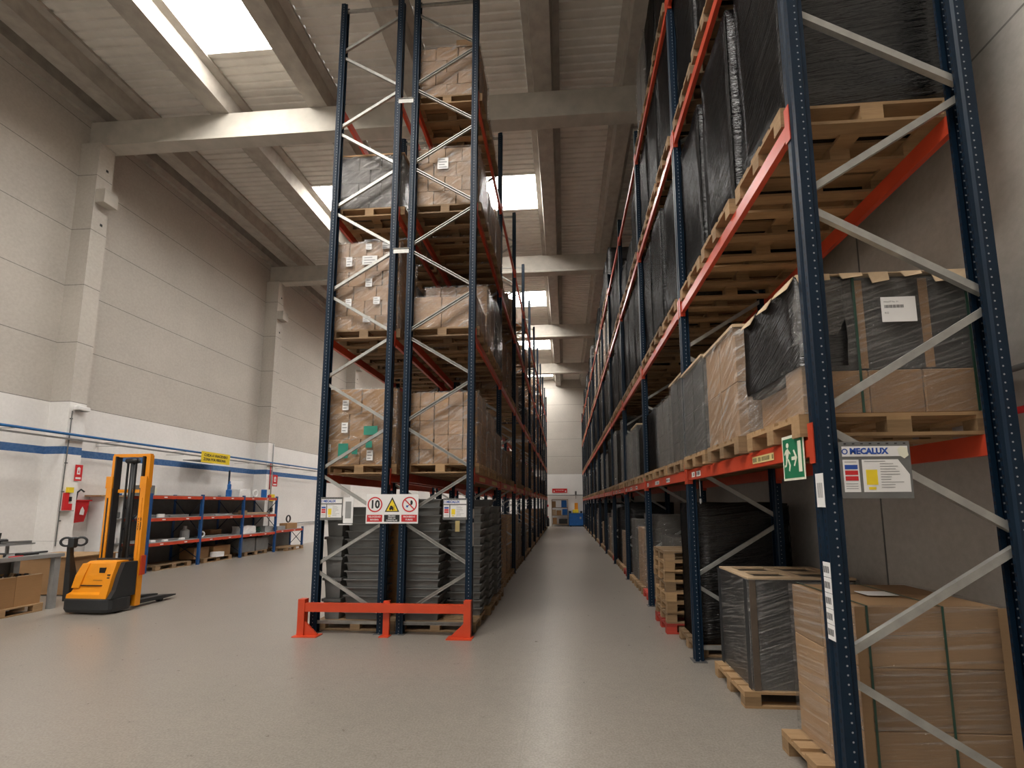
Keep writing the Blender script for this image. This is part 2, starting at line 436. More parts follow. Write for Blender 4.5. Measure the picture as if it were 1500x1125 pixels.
def pallet(x, y, z, label, group, near=False, mat='wood', rz=0.0, cat='pallet'):
    P = PM[mat]
    if not near:
        o = inst('wooden_pallet', P[3], None, (x, y, z), rz); return tag(o, label, cat, group)
    t = thing('wooden_pallet', label, cat, (x, y, z), rz, group)
    inst('top_deck', P[0], t)
    for bx, by in P[4]: inst('block', P[1], t, (bx, by, 0))
    for by in (-.35, 0, .35): inst('runner', P[2], t, (0, by, 0))
    return t

# ------------------------------------------------------------------ loads
def film_box(w, d, h, seed, amp=.012, n=(7, 7, 9), lean=0.0, top=True):
    """subdivided wobbly sleeve around a load (origin at bottom centre)"""
    mb = MB(); vs = {}; nx, ny, nz = n
    def key(i, j, k):
        if (i, j, k) not in vs:
            x, y, z = (i / nx - .5) * w, (j / ny - .5) * d, k / nz * h
            q = noise.noise_vector(Vector((x * 3.1 + seed * 7.3, y * 3.1 + seed, z * 2.6)))
            e = noise.noise_vector(Vector((x * 11 + seed, y * 11 - seed, z * 7)))
            f = 1 if 0 < k else .25
            vs[(i, j, k)] = len(mb.v)
            mb.v.append((x + (q.x + .5 * e.x) * amp * f, y + (q.y + .5 * e.y) * amp * f, max(0, z + q.z * amp * (1.3 if k == nz else .4) * (0 if k == 0 else 1))))
        return vs[(i, j, k)]
    for k in range(nz):
        for i in range(nx):
            mb.f.append((key(i, 0, k), key(i + 1, 0, k), key(i + 1, 0, k + 1), key(i, 0, k + 1)))
            mb.f.append((key(i, ny, k), key(i, ny, k + 1), key(i + 1, ny, k + 1), key(i + 1, ny, k)))
        for j in range(ny):
            mb.f.append((key(0, j, k), key(0, j, k + 1), key(0, j + 1, k + 1), key(0, j + 1, k)))
            mb.f.append((key(nx, j, k), key(nx, j + 1, k), key(nx, j + 1, k + 1), key(nx, j, k + 1)))
    for i in range(nx):
        for j in range(ny):
            if top: mb.f.append((key(i, j, nz), key(i + 1, j, nz), key(i + 1, j + 1, nz), key(i, j + 1, nz)))
            if top: mb.f.append((key(i, j, 0), key(i, j + 1, 0), key(i + 1, j + 1, 0), key(i + 1, j, 0)))
    return mb
BLK = {}
def black_mesh(h, v):
    k = (round(h, 2), v)
    if k not in BLK: BLK[k] = film_box(1.12, .75, h, v * 3.7 + h, .014).mesh('film_wrapping', 'blackfilm', True)
    return BLK[k]
CART = {}
def carton_mesh(w, d, h, mat):
    k = (round(w, 3), round(d, 3), round(h, 3), mat)
    if k not in CART:
        mb = MB().bbox(-w / 2, w / 2, -d / 2, d / 2, 0, h, .005)
        CART[k] = mb.mesh('carton', mat)
    return CART[k]
def stack_mesh(w, d, h, nx, ny, nz, mat, v):
    k = ('s', round(w, 2), round(d, 2), round(h, 2), nx, ny, nz, mat, v)
    if k not in CART:
        rr = random.Random(v); mb = MB(); cw, cd, ch = w / nx, d / ny, h / nz
        for c in range(nz):
            mx = nx + (c % 2 if nx in (2, 3) else 0); cw = w / mx
            for a in range(mx):
                for b in range(ny):
                    g = .003 + rr.random() * .008
                    x, y = (a - mx / 2) * cw, (b - ny / 2) * cd
                    mb.box(x + g, x + cw - g, y + g, y + cd - g, c * ch + (.001 if c else 0), (c + 1) * ch - .004)
        CART[k] = mb.mesh('cartons', mat)
    return CART[k]
FILM = {}
def film_mesh(w, d, h, v, mat):
    k = (round(w, 2), round(d, 2), round(h, 2), v, mat)
    if k not in FILM: FILM[k] = film_box(w, d, h, v + .5, .007, (6, 6, 7), top=False).mesh('clear_film', mat, True)
    return FILM[k]
SKIP_FILM = False
def load_black(x, y, z, h, label, group, near=False):
    v = random.randrange(6)
    if near:
        t = thing('wrapped_load', label, 'pallet load', (x, y, z), 0, group)
        inst('film_wrapping', black_mesh(h, v), t)
        for sx in (-1, 1):   # crumpled film tail along the corners
            tp = MB().tube([(sx * .563, -.378, .04 + k * (h - .08) / 24) if k % 2 else (sx * .567, -.383, .04 + k * (h - .08) / 24) for k in range(25)], .006, 5)
            tp.obj('film_seam', 'blackfilm', t)
        return t
    o = inst('wrapped_load', black_mesh(h, v), None, (x, y, z)); return tag(o, label, 'pallet load', group)
def load_cartons(x, y, z, w, d, h, grid, label, group, mat='cardwrap', near=False, film=True, lid=None, filmmat='film', skew=True):
    nx, ny, nz = grid
    t = thing('carton_load', label, 'pallet load', (x, y, z), 0, group)
    if near:
        cw, cd, ch = w / nx, d / ny, h / nz
        for c in range(nz):
            mx = nx + (c % 2 if nx in (2, 3) and skew else 0); cw = w / mx
            for a in range(mx):
                for b in range(ny):
                    j = U(-.004, .004) if skew else 0
                    inst('carton', carton_mesh(cw - .012, cd - .012, ch - .003, mat), t, ((a + .5 - mx / 2) * cw + j, (b + .5 - ny / 2) * cd + (U(-.004, .004) if skew else 0), c * ch))
    else:
        inst('cartons', stack_mesh(w, d, h, nx, ny, nz, mat, random.randrange(4)), t)
    if film: inst('clear_film', film_mesh(w + .035, d + .035, h + .012, random.randrange(4), filmmat), t)
    if lid: MB().box(-w / 2 - .02, w / 2 + .02, -d / 2 - .02, d / 2 + .02, h + .004, h + .03).obj('top_board', lid, t)
    return t

# ------------------------------------------------------------------ racks
RD = 1.10; PW = .11
POLY = [(0, -.055), (0, -.02), (.014, -.013), (.014, .013), (0, .02), (0, .055), (.064, .055), (.076, .043), (.1, .043), (.1, .028), (.07, .028), (.058, .038), (.02, .038), (.02, -.038), (.058, -.038), (.07, -.028), (.1, -.028), (.1, -.043), (.076, -.043), (.064, -.055)]
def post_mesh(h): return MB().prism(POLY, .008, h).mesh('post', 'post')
def foot_mesh():
    mb = MB().box(-.03, .13, -.085, .085, 0, .008)
    for sy in (-.07, .07): mb.lathe([(.012, .008), (.012, .022), (.006, .026)], (.05, sy, 0), 6)
    return mb.mesh('base_plate', 'plate')
FOOT = foot_mesh()
def node_list(h):
    """zig-zag of (x, z): aisle-side nodes at .93+1.43k, back nodes at .215+1.43k"""
    pts = []; z = .215; s = 1
    while z < h - .2: pts.append((s, z)); z += .715; s ^= 1
    return pts
def bracing(h):
    out = []; pts = node_list(h)
    xa, xb = .055, RD - .055
    for (s0, z0), (s1, z1) in zip(pts, pts[1:]):
        a = (xb if s0 else xa, 0, z0 + .055); b = (xb if s1 else xa, 0, z1 - .055)
        out.append((a, b))
    out.append(((xa, 0, .15), (xb, 0, .15))); zt = min(h - .1, pts[-1][1] + .3); out.append(((xa, 0, zt), (xb, 0, zt)))
    return out
def beam_mesh(Lb, name='beam'):
    y0, y1 = .06, Lb - .06
    p = [(0.004, 0), (.05, 0), (.05, .13), (.026, .13), (.022, .112), (.004, .108)]
    mb = MB().prism_y(p, y0, y1)
    for a, b in ((y0 - .004, y0 + .006), (y1 - .006, y1 + .004)): mb.box(-.006, .055, a, b, -.045, .205)
    mb.box(-.008, -.002, .012, y0 + .006, -.045, .205).box(-.008, -.002, y1 - .006, Lb - .012, -.045, .205)
    return mb.mesh(name, 'beam')
def rack(x, y0, nb, Lb, levels, h, sgn, label, near_frames=2, skip=lambda b, l: False):
    """aisle face at x; sgn=+1: rack extends to +x"""
    t = thing('pallet_rack', label, 'pallet rack', (x, y0, 0))
    if sgn < 0: t.rotation_euler = (0, 0, pi); t.location = (x, y0 + nb * Lb, 0)
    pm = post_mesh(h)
    br = bracing(h); lat = MB()
    for a, b in br: lat.bar(a, b, .042, .03, (0, 1, 0))
    LAT = lat.mesh('bracing', 'zinc')
    bm_ = beam_mesh(Lb)
    single = {}
    for k in range(nb + 1):
        near = (k < near_frames) if sgn > 0 else (k > nb - near_frames)
        f = inst('upright_frame', None, t, (0, k * Lb, 0))
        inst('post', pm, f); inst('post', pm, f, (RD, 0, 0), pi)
        inst('base_plate', FOOT, f); inst('base_plate', FOOT, f, (RD, 0, 0), pi)
        if near:
            for i, (a, b) in enumerate(br):
                if i not in single:
                    single[i] = MB().channel(a, b, .045, .032, (0, 1, 0)).mesh('brace', 'zinc')
                inst('brace', single[i], f)
        else: inst('bracing', LAT, f)
    for b in range(nb):
        for li, z in enumerate(levels):
            if skip(b, li): continue
            inst('beam', bm_, t, (0, b * Lb, z - .13))
            inst('beam', bm_, t, (RD, b * Lb + Lb, z - .13), pi)
    return t
RX, RY, RL, RNB, RLEV, RH = 1.52, 2.72, 2.82, 12, (2.27, 4.42, 6.80, 8.92), 9.5
LX, LY, LL, LNB, LLEV, LH = -1.345, 6.40, 2.80, 10, (2.33, 4.50, 6.60, 8.58), 10.45
LX2 = LX - RD - .19 - RD      # far face of the left twin rack
rack_r = rack(RX, RY, RNB, RL, RLEV, RH, 1, 'long navy and red pallet rack along the bare grey wall, full of black-wrapped loads')
rack_l = rack(LX, LY, LNB, LL, LLEV, LH, -1, 'tall navy pallet rack, aisle half of the back-to-back pair behind the speed sign')
rack_o = rack(LX2, LY, LNB, LL, LLEV, LH, 1, 'tall navy pallet rack, half of the back-to-back pair facing the orange stacker')
# row spacers join the twin racks
for k in range(0, 3):
    for z in (5.86, 8.5 if k == 0 else 8.2):
        MB().box(-.02, .23, -.062, -.057, z - .04, z + .04).box(-.02, .23, -.075, -.062, z + .036, z + .04).obj('row_spacer', 'zinc', rack_o, (RD - .01, k * LL, 0))

def fill_label(kind, l, rk, b, s):
    lv = ('floor level', 'first beam level', 'second beam level', 'third beam level', 'fourth beam level')[l]
    pos = ('nearest', 'middle', 'farthest')[s]
    return '%s, %s of %s, %s bay, %s' % (kind, lv, rk, ORD[b], pos)
PX_R = RX + RD / 2; PX_L = LX - RD / 2; PX_O = LX2 + RD / 2
OFF = (.51, 1.41, 2.31)
GR = {'R': ('right-hand rack', 'pallets in the right-hand rack', 'loads in the right-hand rack'),
      'L': ('left aisle rack', 'pallets in the left aisle rack', 'loads in the left aisle rack'),
      'O': ('outer left rack', 'pallets in the outer left rack', 'loads in the outer left rack')}
def put(rk, b, l, s, kind, h, near=None, w=1.14, d=.77, grid=None, mat=None, lid=None, film=True, noload=False, dx=0.0, pm=None, fm='film'):
    base, lev, y0, Lb = {'R': (PX_R, RLEV, RY, RL), 'L': (PX_L, LLEV, LY, LL), 'O': (PX_O, LLEV, LY, LL)}[rk]
    z = .001 if l == 0 else lev[l - 1] + .001
    if rk == 'L' and b > 0: dx -= .07; w = 1.04
    if rk == 'R': dx += .10 if l == 0 else (.03 if b or l > 1 else 0)
    back = (.035 if rk == 'R' else -.03) if (b or l > 1) else 0
    if rk == 'R' and b: w = 1.08
    x = base + dx + U(-.01, .015); y = y0 + b * Lb + OFF[s]
    if near is None: near = b <= 1
    nm, gp, gl = GR[rk]
    pal = pm or ('woodold' if R() < .35 else 'wood')
    pallet(x, y, z, fill_label('bare wooden pallet' if noload else ('red painted pallet' if pal == 'redwood' else 'wooden pallet'), l, nm, b, s), gp, near, pal)
    if noload: return
    zt = z + .1455
    if kind == 'black':
        load_black(x + back, y, zt, h, fill_label('black film-wrapped load', l, nm, b, s), gl, near)
    else:
        mats = {'clear': ('cardwrap', 'brown cartons in clear film'), 'grey': ('cardgrey', 'greyish film-wrapped cartons'), 'dark': ('carddark', 'dark cartons in clear film'), 'brown': ('card', 'plain brown cartons'), 'pale': ('cardlight', 'pale brown cartons')}[kind]
        g = grid or random.choice([(2, 2, 3), (3, 2, 3), (2, 1, 2), (3, 2, 4), (2, 2, 4), (2, 2, 2)])
        load_cartons(x + back * .6, y, zt, w, d, h, g, fill_label(mats[1], l, nm, b, s), gl, mat or mats[0], near and b == 0, film, lid, fm)
# right rack -----------------------------------------------------
for b in range(RNB):
    for s in range(3):
        # floor level
        if b == 1:
            if s == 0: put('R', b, 0, s, 'black', 1.72)
            elif s == 2: put('R', b, 0, s, 'grey', 1.15, fm='filmgrey', dx=.10)
        elif b > 1:
            q = (b * 3 + s)
            kind = ['clear', 'grey', 'black', 'clear', 'black', 'black', 'grey'][q % 7]
            hh = [1.2, 1.35, 1.75, .95, 1.6, 1.7, 1.5][q % 7]
            pm = 'redwood' if q % 3 == 0 else None
            put('R', b, 0, s, kind, hh, pm=pm, fm='filmgrey')
        # first level
        if b == 0:
            if s == 1: put('R', b, 1, s, 'clear', .95, w=1.16, grid=(3, 2, 2), lid='tan')
            if s == 2: put('R', b, 1, s, 'dark', 1.0, w=1.16, grid=(3, 2, 2), lid='tan', fm='filmgrey')
        else:
            kind = ['grey', 'dark', 'brown', 'dark', 'grey', 'black', 'black', 'dark'][(b * 3 + s) % 8] if b < 3 else ['black', 'grey', 'black', 'black', 'dark'][(b * 3 + s) % 5]
            put('R', b, 1, s, kind, U(.95, 1.15) if b < 3 else U(1.2, 1.75), lid='tan' if kind == 'dark' and b < 3 else None, fm='filmgrey')
        put('R', b, 2, s, 'black' if b < 3 or R() < .8 else 'grey', random.choice((1.85, 1.95, 2.05)))
        put('R', b, 3, s, 'black' if b < 2 or R() < .75 else 'clear', random.choice((1.55, 1.70, 1.80)) if not (b == 2 and s > 0) else .9)
        if b in (0, 1) or (b > 3 and R() < .6): put('R', b, 4, s, 'black' if R() < .8 else 'grey', random.choice((1.6, 1.75, 1.85)) if b < 2 else random.choice((1.2, 1.5)))
# left rack, aisle side -------------------------------------------
for b in range(LNB):
    for s in range(3):
        if b == 0:
            put('L', b, 1, s, ('pale', 'clear', 'clear')[s], (1.12, 1.0, .8)[s], grid=((5, 2, 5), (2, 2, 3), (3, 2, 3))[s], mat='card' if s == 0 else None)
            put('L', b, 2, s, ('clear', 'clear', 'grey')[s], (.52, 1.15, 1.3)[s], grid=((2, 2, 1), (3, 2, 4), (2, 2, 3))[s])
            put('L', b, 3, s, ('pale', 'clear', 'clear')[s], (1.02, .9, 1.2)[s], grid=((3, 2, 4), (2, 2, 3), (2, 2, 3))[s])
            if s == 0: put('L', b, 4, s, 'clear', .92, grid=(2, 2, 4))
            if s == 1: put('L', b, 4, s, 'clear', .4, grid=(2, 2, 1))
            continue
        q = (b * 5 + s * 3) % 11
        put('L', b, 0, s, ['brown', 'clear', 'brown', 'grey'][q % 4], [.5, .9, 1.4, .6, .4, 1.1][q % 6] if not (b == 1 and s == 0) else .45)
        if b == 1 and s == 0: put('L', b, 1, s, 'brown', 1.45, grid=(1, 1, 1))
        elif q % 5 != 4: put('L', b, 1, s, ['clear', 'brown', 'clear', 'pale'][q % 4], [.7, 1.1, .5, .9][q % 4])
        if q % 4 != 1: put('L', b, 2, s, ['clear', 'grey', 'clear'][q % 3], [1.3, .8, 1.0, .6][q % 4])
        if q % 5 in (0, 2, 3): put('L', b, 3, s, ['clear', 'brown'][q % 2], [.8, 1.1, .5][q % 3])
        if q in (3, 7): put('L', b, 4, s, 'clear', .55)
# left rack, outer side ---------------------------------------------
for b in range(3):
    for s in range(3):
        if b == 0 and s == 0:
            put('O', 0, 1, 0, 'brown', 1.2, grid=(2, 1, 3), mat='card')
            put('O', 0, 2, 0, 'clear', 1.5, grid=(3, 2, 6))
            put('O', 0, 3, 0, 'grey', .94, grid=(2, 2, 4), lid='card')
            continue
        if b == 0: put('O', b, 1, s, 'clear', (.7, .4, .4)[s], grid=(2, 2, 2))
        put('O', b, 2, s, ('clear', 'grey', 'clear')[s], (1.1, 1.2, .9)[s])
        put('O', b, 3, s, ('grey', 'clear', 'grey')[s], (.9, .8, .9)[s])

# printed marks and labels on the outer cartons
def sticker(parent, x0, x1, z0, z1, y, mat='white', name='paper_label', lines=3):
    o = MB().box(x0, x1, y - .0012, y, z0, z1).obj(name, mat, parent)
    if lines:
        mb = MB(); h = (z1 - z0)
        for k in range(lines):
            zz = z1 - h * (k + .7) / (lines + .4); wdt = (x1 - x0) * (.75 if k % 2 else .55)
            mb.box(x0 + (x1 - x0) * .12, x0 + (x1 - x0) * .12 + wdt, y - .0018, y - .0012, zz - h * .05, zz + h * .05)
        mb.obj('printed_line', 'midgrey', o)
    return o
def find(prefix):
    for o in bpy.data.objects:
        if o.parent is None and str(o.get('label', '')).startswith(prefix): return o
ld = find('plain brown cartons, first beam level of outer left rack, first bay, nearest')
if ld:
    yf = -.407
    for (a, b_, c, d) in ((-.30, -.20, .86, 1.02), (-.30, -.20, .50, .66), (.12, .22, .06, .22), (.47, .53, .75, .88), (.47, .53, .12, .27), (-.52, -.46, .2, .32)): sticker(ld, a, b_, c, d, yf)
    for (a, b_, c, d) in ((-.34, -.18, .10, .33), (-.12, -.03, .16, .27), (.06, .28, .46, .60), (.10, .2, .26, .36)): sticker(ld, a, b_, c, d, yf, 'teal', 'printed_mark', 0)
ld = find('brown cartons in clear film, second beam level of outer left rack, first bay, nearest')
if ld:
    for (a, b_, c, d) in ((-.32, -.22, 1.08, 1.24), (-.05, .2, 1.1, 1.25), (.02, .13, .72, .86), (-.3, -.2, .40, .52), (.16, .27, .42, .54), (0, .12, .12, .22), (0, .1, 1.36, 1.46), (.28, .4, 1.36, 1.47)): sticker(ld, a, b_, c, d, -.412)
ld = find('brown cartons in clear film, fourth beam level of left aisle rack, first bay, nearest')
if ld:
    for k, (cx_, cy_, ww, hh) in enumerate(((.34, -.2, .38, .13), (.34, .18, .38, .13), (-.03, -.15, .34, .07))):
        inst('carton', carton_mesh(ww, .34, hh, 'cardlight'), ld, (cx_, cy_, .948))
ld = find('pale brown cartons, third beam level of left aisle rack, first bay, nearest')
if ld: sticker(ld, -.12, .06, .62, .82, -.412, 'white', 'delivery_note', 4)

# ------------------------------------------------------------------ special loads, right rack first bay
yb = RY + OFF[0]
# brown cartons at floor level
px = 2.23
pallet(px, 3.26, .001, 'wooden pallet under the big brown strapped cartons at floor level', 'pallets on the floor at the right', True)
t = thing('carton_load', 'big brown cartons in tight film with green straps, on the floor at right', 'pallet load', (px - .04, 3.27, .1465))
W_, D_, H_ = .84, .76, 1.08
for a in (.5,):
    for b in (0, 1):
        for c in range(3):
            inst('carton', carton_mesh(W_ - .005, D_ / 2 - .005, H_ / 3 - .003, 'cardlight'), t, ((a - .5) * W_ / 2, (b - .5) * D_ / 2, c * H_ / 3))
film_box(W_ + .03, D_ + .03, H_ + .01, 2.2, .004, (6, 6, 8), top=False).obj('clear_film', 'filmlines', t, smooth=True)
for sx in (-.375, .06):
    MB().box(sx, sx + .014, -D_ / 2 - .022, -D_ / 2 - .0205, .0, H_ + .006).box(sx, sx + .014, -D_ / 2 - .022, D_ / 2 + .022, H_ + .006, H_ + .008).obj('strap', 'strap', t)
for sx in (-1, 1):
    MB().box(min(sx * (W_ / 2 + .018), sx * (W_ / 2 - .04)), max(sx * (W_ / 2 + .018), sx * (W_ / 2 - .04)), -D_ / 2 - .0195, -D_ / 2 - .0175, 0, H_).obj('corner_board', 'cardlight', t)
MB().box(-.16, .04, -.1, .04, H_ + .008, H_ + .011).obj('delivery_note', 'white', t)
# black crates with tan frame
pallet(px - .01, 4.72, .001, 'wooden pallet under the black crate load with tan lid strips', 'pallets on the floor at the right', True, rz=0)
t = thing('crate_load', 'black crate load in clear film with tan cardboard strips on top', 'pallet load', (px - .02, 4.74, .1465))
W_, D_, H_ = .98, .77, .99
MB().bbox(-W_ / 2, W_ / 2, -D_ / 2, D_ / 2, 0, H_, .008).obj('black_box', 'blackmatt', t)
film_box(W_ + .03, D_ + .03, H_ + .01, 5.1, .006, (6, 6, 8), top=False).obj('clear_film', 'filmgrey', t, smooth=True)
for q in ((-W_ / 2, W_ / 2, -D_ / 2, -D_ / 2 + .09), (-W_ / 2, W_ / 2, D_ / 2 - .09, D_ / 2), (-W_ / 2, -W_ / 2 + .10, -D_ / 2 + .0905, D_ / 2 - .0905), (-.05, .05, -D_ / 2 + .0905, D_ / 2 - .0905), (W_ / 2 - .1, W_ / 2, -D_ / 2 + .0905, D_ / 2 - .0905), (-W_ / 2 + .1005, -.0505, -.05, .05), (.0505, W_ / 2 - .1005, -.05, .05)):
    MB().box(q[0], q[1], q[2], q[3], H_ + .002, H_ + .02).obj('lid_strip', 'tan', t)
for sy in (-1, 1):
    MB().box(-W_ / 2 - .018, -W_ / 2 - .016, min(sy * D_ / 2, sy * (D_ / 2 - .07)), max(sy * D_ / 2, sy * (D_ / 2 - .07)), 0, H_).obj('corner_board', 'skirt', t)
MB().box(-W_ / 2, -W_ / 2 + .06, -D_ / 2 - .0185, -D_ / 2 - .0165, 0, H_).obj('corner_board', 'taupe', t)
# big dark container on first level
z1 = RLEV[0] + .001
pallet(PX_R + .02, yb, z1, 'wooden pallet under the dark boxed load behind the load plate', 'pallets in the right-hand rack', True)
t = thing('boxed_load', 'dark tall box in film with shipping label and frayed tan lid, right rack', 'pallet load', (PX_R + .02, yb, z1 + .1455))
W_, D_, H_ = 1.02, .78, .90
MB().bbox(-W_ / 2 - .03, W_ / 2 - .02, -D_ / 2, D_ / 2, .28, H_, .006).obj('black_box', 'carddark', t)
for a in range(3):
    MB().bbox(-.47 + a * .325, -.47 + a * .325 + .318, -D_ / 2, D_ / 2, 0, .278, .005).obj('carton', 'card', t)
MB().bbox(-.56, -.475, -D_ / 2, -D_ / 2 + .2, 0, .32, .004).obj('side_carton', 'cardlight', t)
film_box(W_ + .12, D_ + .04, H_ + .0, 1.7, .008, (7, 6, 8), top=False).obj('clear_film', 'filmgrey', t, smooth=True)
lid = MB()
lid.box(-.57, .53, -.42, .42, H_ + .012, H_ + .018)
for (xa, xb, dz) in ((-.57, -.36, .0), (-.30, -.16, .02), (-.12, .0, -.015), (.08, .2, .02), (.26, .5, -.02)):
    lid.add([(xa, -.42, H_ + .012), (xb, -.42, H_ + .012), (xb - .01, -.445, H_ - .035 + dz), (xa + .01, -.44, H_ - .05 + dz), (xa, -.425, H_ + .018), (xb, -.425, H_ + .018), (xb - .01, -.449, H_ - .035 + dz), (xa + .01, -.444, H_ - .05 + dz)],
            [(0, 1, 2, 3), (7, 6, 5, 4), (0, 4, 5, 1), (1, 5, 6, 2), (2, 6, 7, 3), (3, 7, 4, 0)])
for (ya, yb2) in ((-.40, -.15), (-.1, .1), (.18, .4)):
    lid.add([(-.57, ya, H_ + .012), (-.57, yb2, H_ + .012), (-.605, yb2 - .02, H_ - .03), (-.60, ya + .03, H_ - .05), (-.575, ya, H_ + .018), (-.575, yb2, H_ + .018), (-.609, yb2 - .02, H_ - .03), (-.604, ya + .03, H_ - .05)],
            [(0, 1, 2, 3), (7, 6, 5, 4), (0, 4, 5, 1), (1, 5, 6, 2), (2, 6, 7, 3), (3, 7, 4, 0)])
lid.obj('frayed_lid', 'tan', t)
for sx in (-.20, .20): MB().box(sx, sx + .055, -D_ / 2 - .003, -D_ / 2 - .001, .29, H_ - .02).obj('tape', 'card', t)
film_box(.30, .80, .60, 8.2, .012, (5, 7, 7), top=False).obj('black_wrap', 'blackfilm', t, (-.425, -.006, .31), smooth=True)
for sx in (-.22, .46): MB().box(sx, sx + .016, -D_ / 2 - .024, -D_ / 2 - .022, 0, H_ + .01).obj('strap', 'strap', t)
nt_ = sticker(t, -.06, .15, .58, .745, -.425, 'white', 'shipping_label', 0)
mb = MB(); 
for i in range(16): mb.box(-.04 + i * .0075, -.04 + i * .0075 + (.0045 if i % 3 else .003), -.4268, -.4262, .672, .692)
mb.obj('barcode', 'ink', nt_)
text_obj('printed_text', 'PALLET No. 01', .014, 'midgrey', nt_, (-.042, -.4265, .713), align='LEFT')
text_obj('printed_text', 'KG', .018, 'midgrey', nt_, (-.042, -.4265, .64), align='LEFT')
sticker(t, -.535, -.50, .03, .09, -.425, 'white', 'paper_label', 2)
# stack of wooden pallets on a red pallet, second bay floor
sy = RY + RL + OFF[1] + .04
pallet(PX_R - .03, sy, .001, 'red painted pallet under the stack of bare wooden pallets', None, True, 'redwood')
for k in range(7):
    pallet(PX_R - .03 + U(-.015, .015), sy + U(-.012, .012), .1465 + k * .1455, 'bare wooden pallet, %s up in the stack on the red pallet' % ORD[k], 'stacked bare pallets', True, 'wood' if k % 3 else 'woodold')

# ------------------------------------------------------------------ grey crates under the left racks
def crate_mesh(w, d, h, mat):
    mb = MB(); t = .006; tp = .042
    def ring(o, z): return [(-w / 2 + o, -d / 2 + o, z), (w / 2 - o, -d / 2 + o, z), (w / 2 - o, d / 2 - o, z), (-w / 2 + o, d / 2 - o, z)]
    mb.loft([ring(tp, 0), ring(.026, h * .86), ring(0, h * .86), ring(0, h), ring(.012 + t, h), ring(tp + t, .006)], caps=True)
    return mb.mesh('plastic_crate', mat)
CR = {}
def crate_stack(x, y, z, w, d, h, n, where, group, mat='crate'):
    k = (w, d, h, mat)
    if k not in CR: CR[k] = crate_mesh(w, d, h, mat)
    for i in range(n):
        o = inst('plastic_crate', CR[k], None, (x + U(-.004, .004), y + U(-.004, .004), z + i * (h + .0015)))
        tag(o, 'grey crate, %s up in stack %s' % (ORD[i], where), 'crate', group)
pallet(PX_O + .06, LY + .50, .001, 'wooden pallet under the two grey crate stacks beside the orange guard foot', 'pallets under the grey crates', True, 'woodold')
crate_stack(PX_O - .34, LY + .33, .148, .30, .40, .305, 5, 'of deep crates by the outer load plate', 'deep grey crates', 'crate')
crate_stack(PX_O + .14, LY + .33, .148, .60, .40, .118, 14, 'behind the speed sign, left of the twin posts', 'flat grey crates left')
pallet(PX_L - .02, LY + .50, .001, 'wooden pallet under the grey crates right of the twin posts', 'pallets under the grey crates', True, 'woodold')
crate_stack(PX_L - .27, LY + .33, .148, .60, .40, .118, 15, 'behind the speed sign, right of the twin posts', 'flat grey crates right')
crate_stack(PX_L + .33, LY + .66, .148, .54, .40, .118, 14, 'set back behind the aisle load plate', 'flat grey crates right')
pallet(PX_L + .03, LY + 1.50, .001, 'wooden pallet under the second row of grey crates by the aisle', 'pallets under the grey crates', True, 'woodold')
crate_stack(PX_L + .32, LY + 1.34, .148, .60, .40, .118, 15, 'on the second pallet, edge at the aisle', 'flat grey crates right')
crate_stack(PX_L - .295, LY + 1.34, .148, .60, .40, .118, 14, 'on the second pallet, away from the aisle', 'flat grey crates right')
pallet(PX_L + .03, LY + 2.31, .001, 'wooden pallet under the third row of crates by the aisle', 'pallets under the grey crates', True, 'woodold')
crate_stack(PX_L + .32, LY + 2.28, .148, .60, .40, .118, 14, 'on the third pallet, edge at the aisle', 'flat grey crates right')
# yellow slip hanging between the crate stacks
o = MB().box(-.035, .035, -.002, .002, -.17, 0).obj('tie_tag', 'yellowcard', None, (PX_L + .21, LY + .43, 1.60)); tag(o, 'yellow paper tag hanging on the dark crate stack below the load plate', 'tag')
# tan carton standing at the back between the twin stacks
load_cartons(-2.84, LY + .745, .148, .52, .26, 1.5, (1, 1, 2), 'tall tan cartons seen between the twin posts, on the grey crate pallet', None, 'card', False, False)

# ------------------------------------------------------------------ rack end guard
gx0, gx1, gy = LX2 - .10, LX + .02, LY - .16
t = thing('rack_guard', 'orange-red end guard on the floor in front of the left twin racks', 'rack guard', (0, gy, 0))
MB().box(gx0 + .06, gx1 - .06, -.03, .03, .335, .455).obj('guard_rail', 'guard', t)
for sx, gx in ((1, gx0), (-1, gx1)):
    p = inst('guard_post', None, t, (gx, 0, 0))
    MB().box(min(0, sx * .10), max(0, sx * .10), -.04, .06, .012, .51).obj('upright', 'guard', p)
    MB().box(min(-sx * .03, sx * .33), max(-sx * .03, sx * .33), -.11, .065, 0, .012).obj('foot_plate', 'guard', p)
    MB().prism_y([(sx * .10, .012), (sx * .30, .012), (sx * .10, .2)] if sx > 0 else [(-.10, .012), (-.10, .2), (-.30, .012)], -.02, .01).obj('gusset', 'guard', p)
p = inst('middle_post', None, t, ((gx0 + gx1) / 2 + .02, 0, 0))
MB().box(-.045, .045, .031, .072, .012, .485).obj('upright', 'guard', p)
MB().box(-.07, .07, -.05, .072, 0, .012).obj('foot_plate', 'guard', p)

# ------------------------------------------------------------------ signs
def sign_board(name, label, w, h, loc, rz=0, mat='white', cat='sign', th=.004):
    t = thing(name, label, cat, loc, rz)
    MB().box(-w / 2, w / 2, 0, th, -h / 2, h / 2).obj('board', mat, t)
    return t
F = -.0012
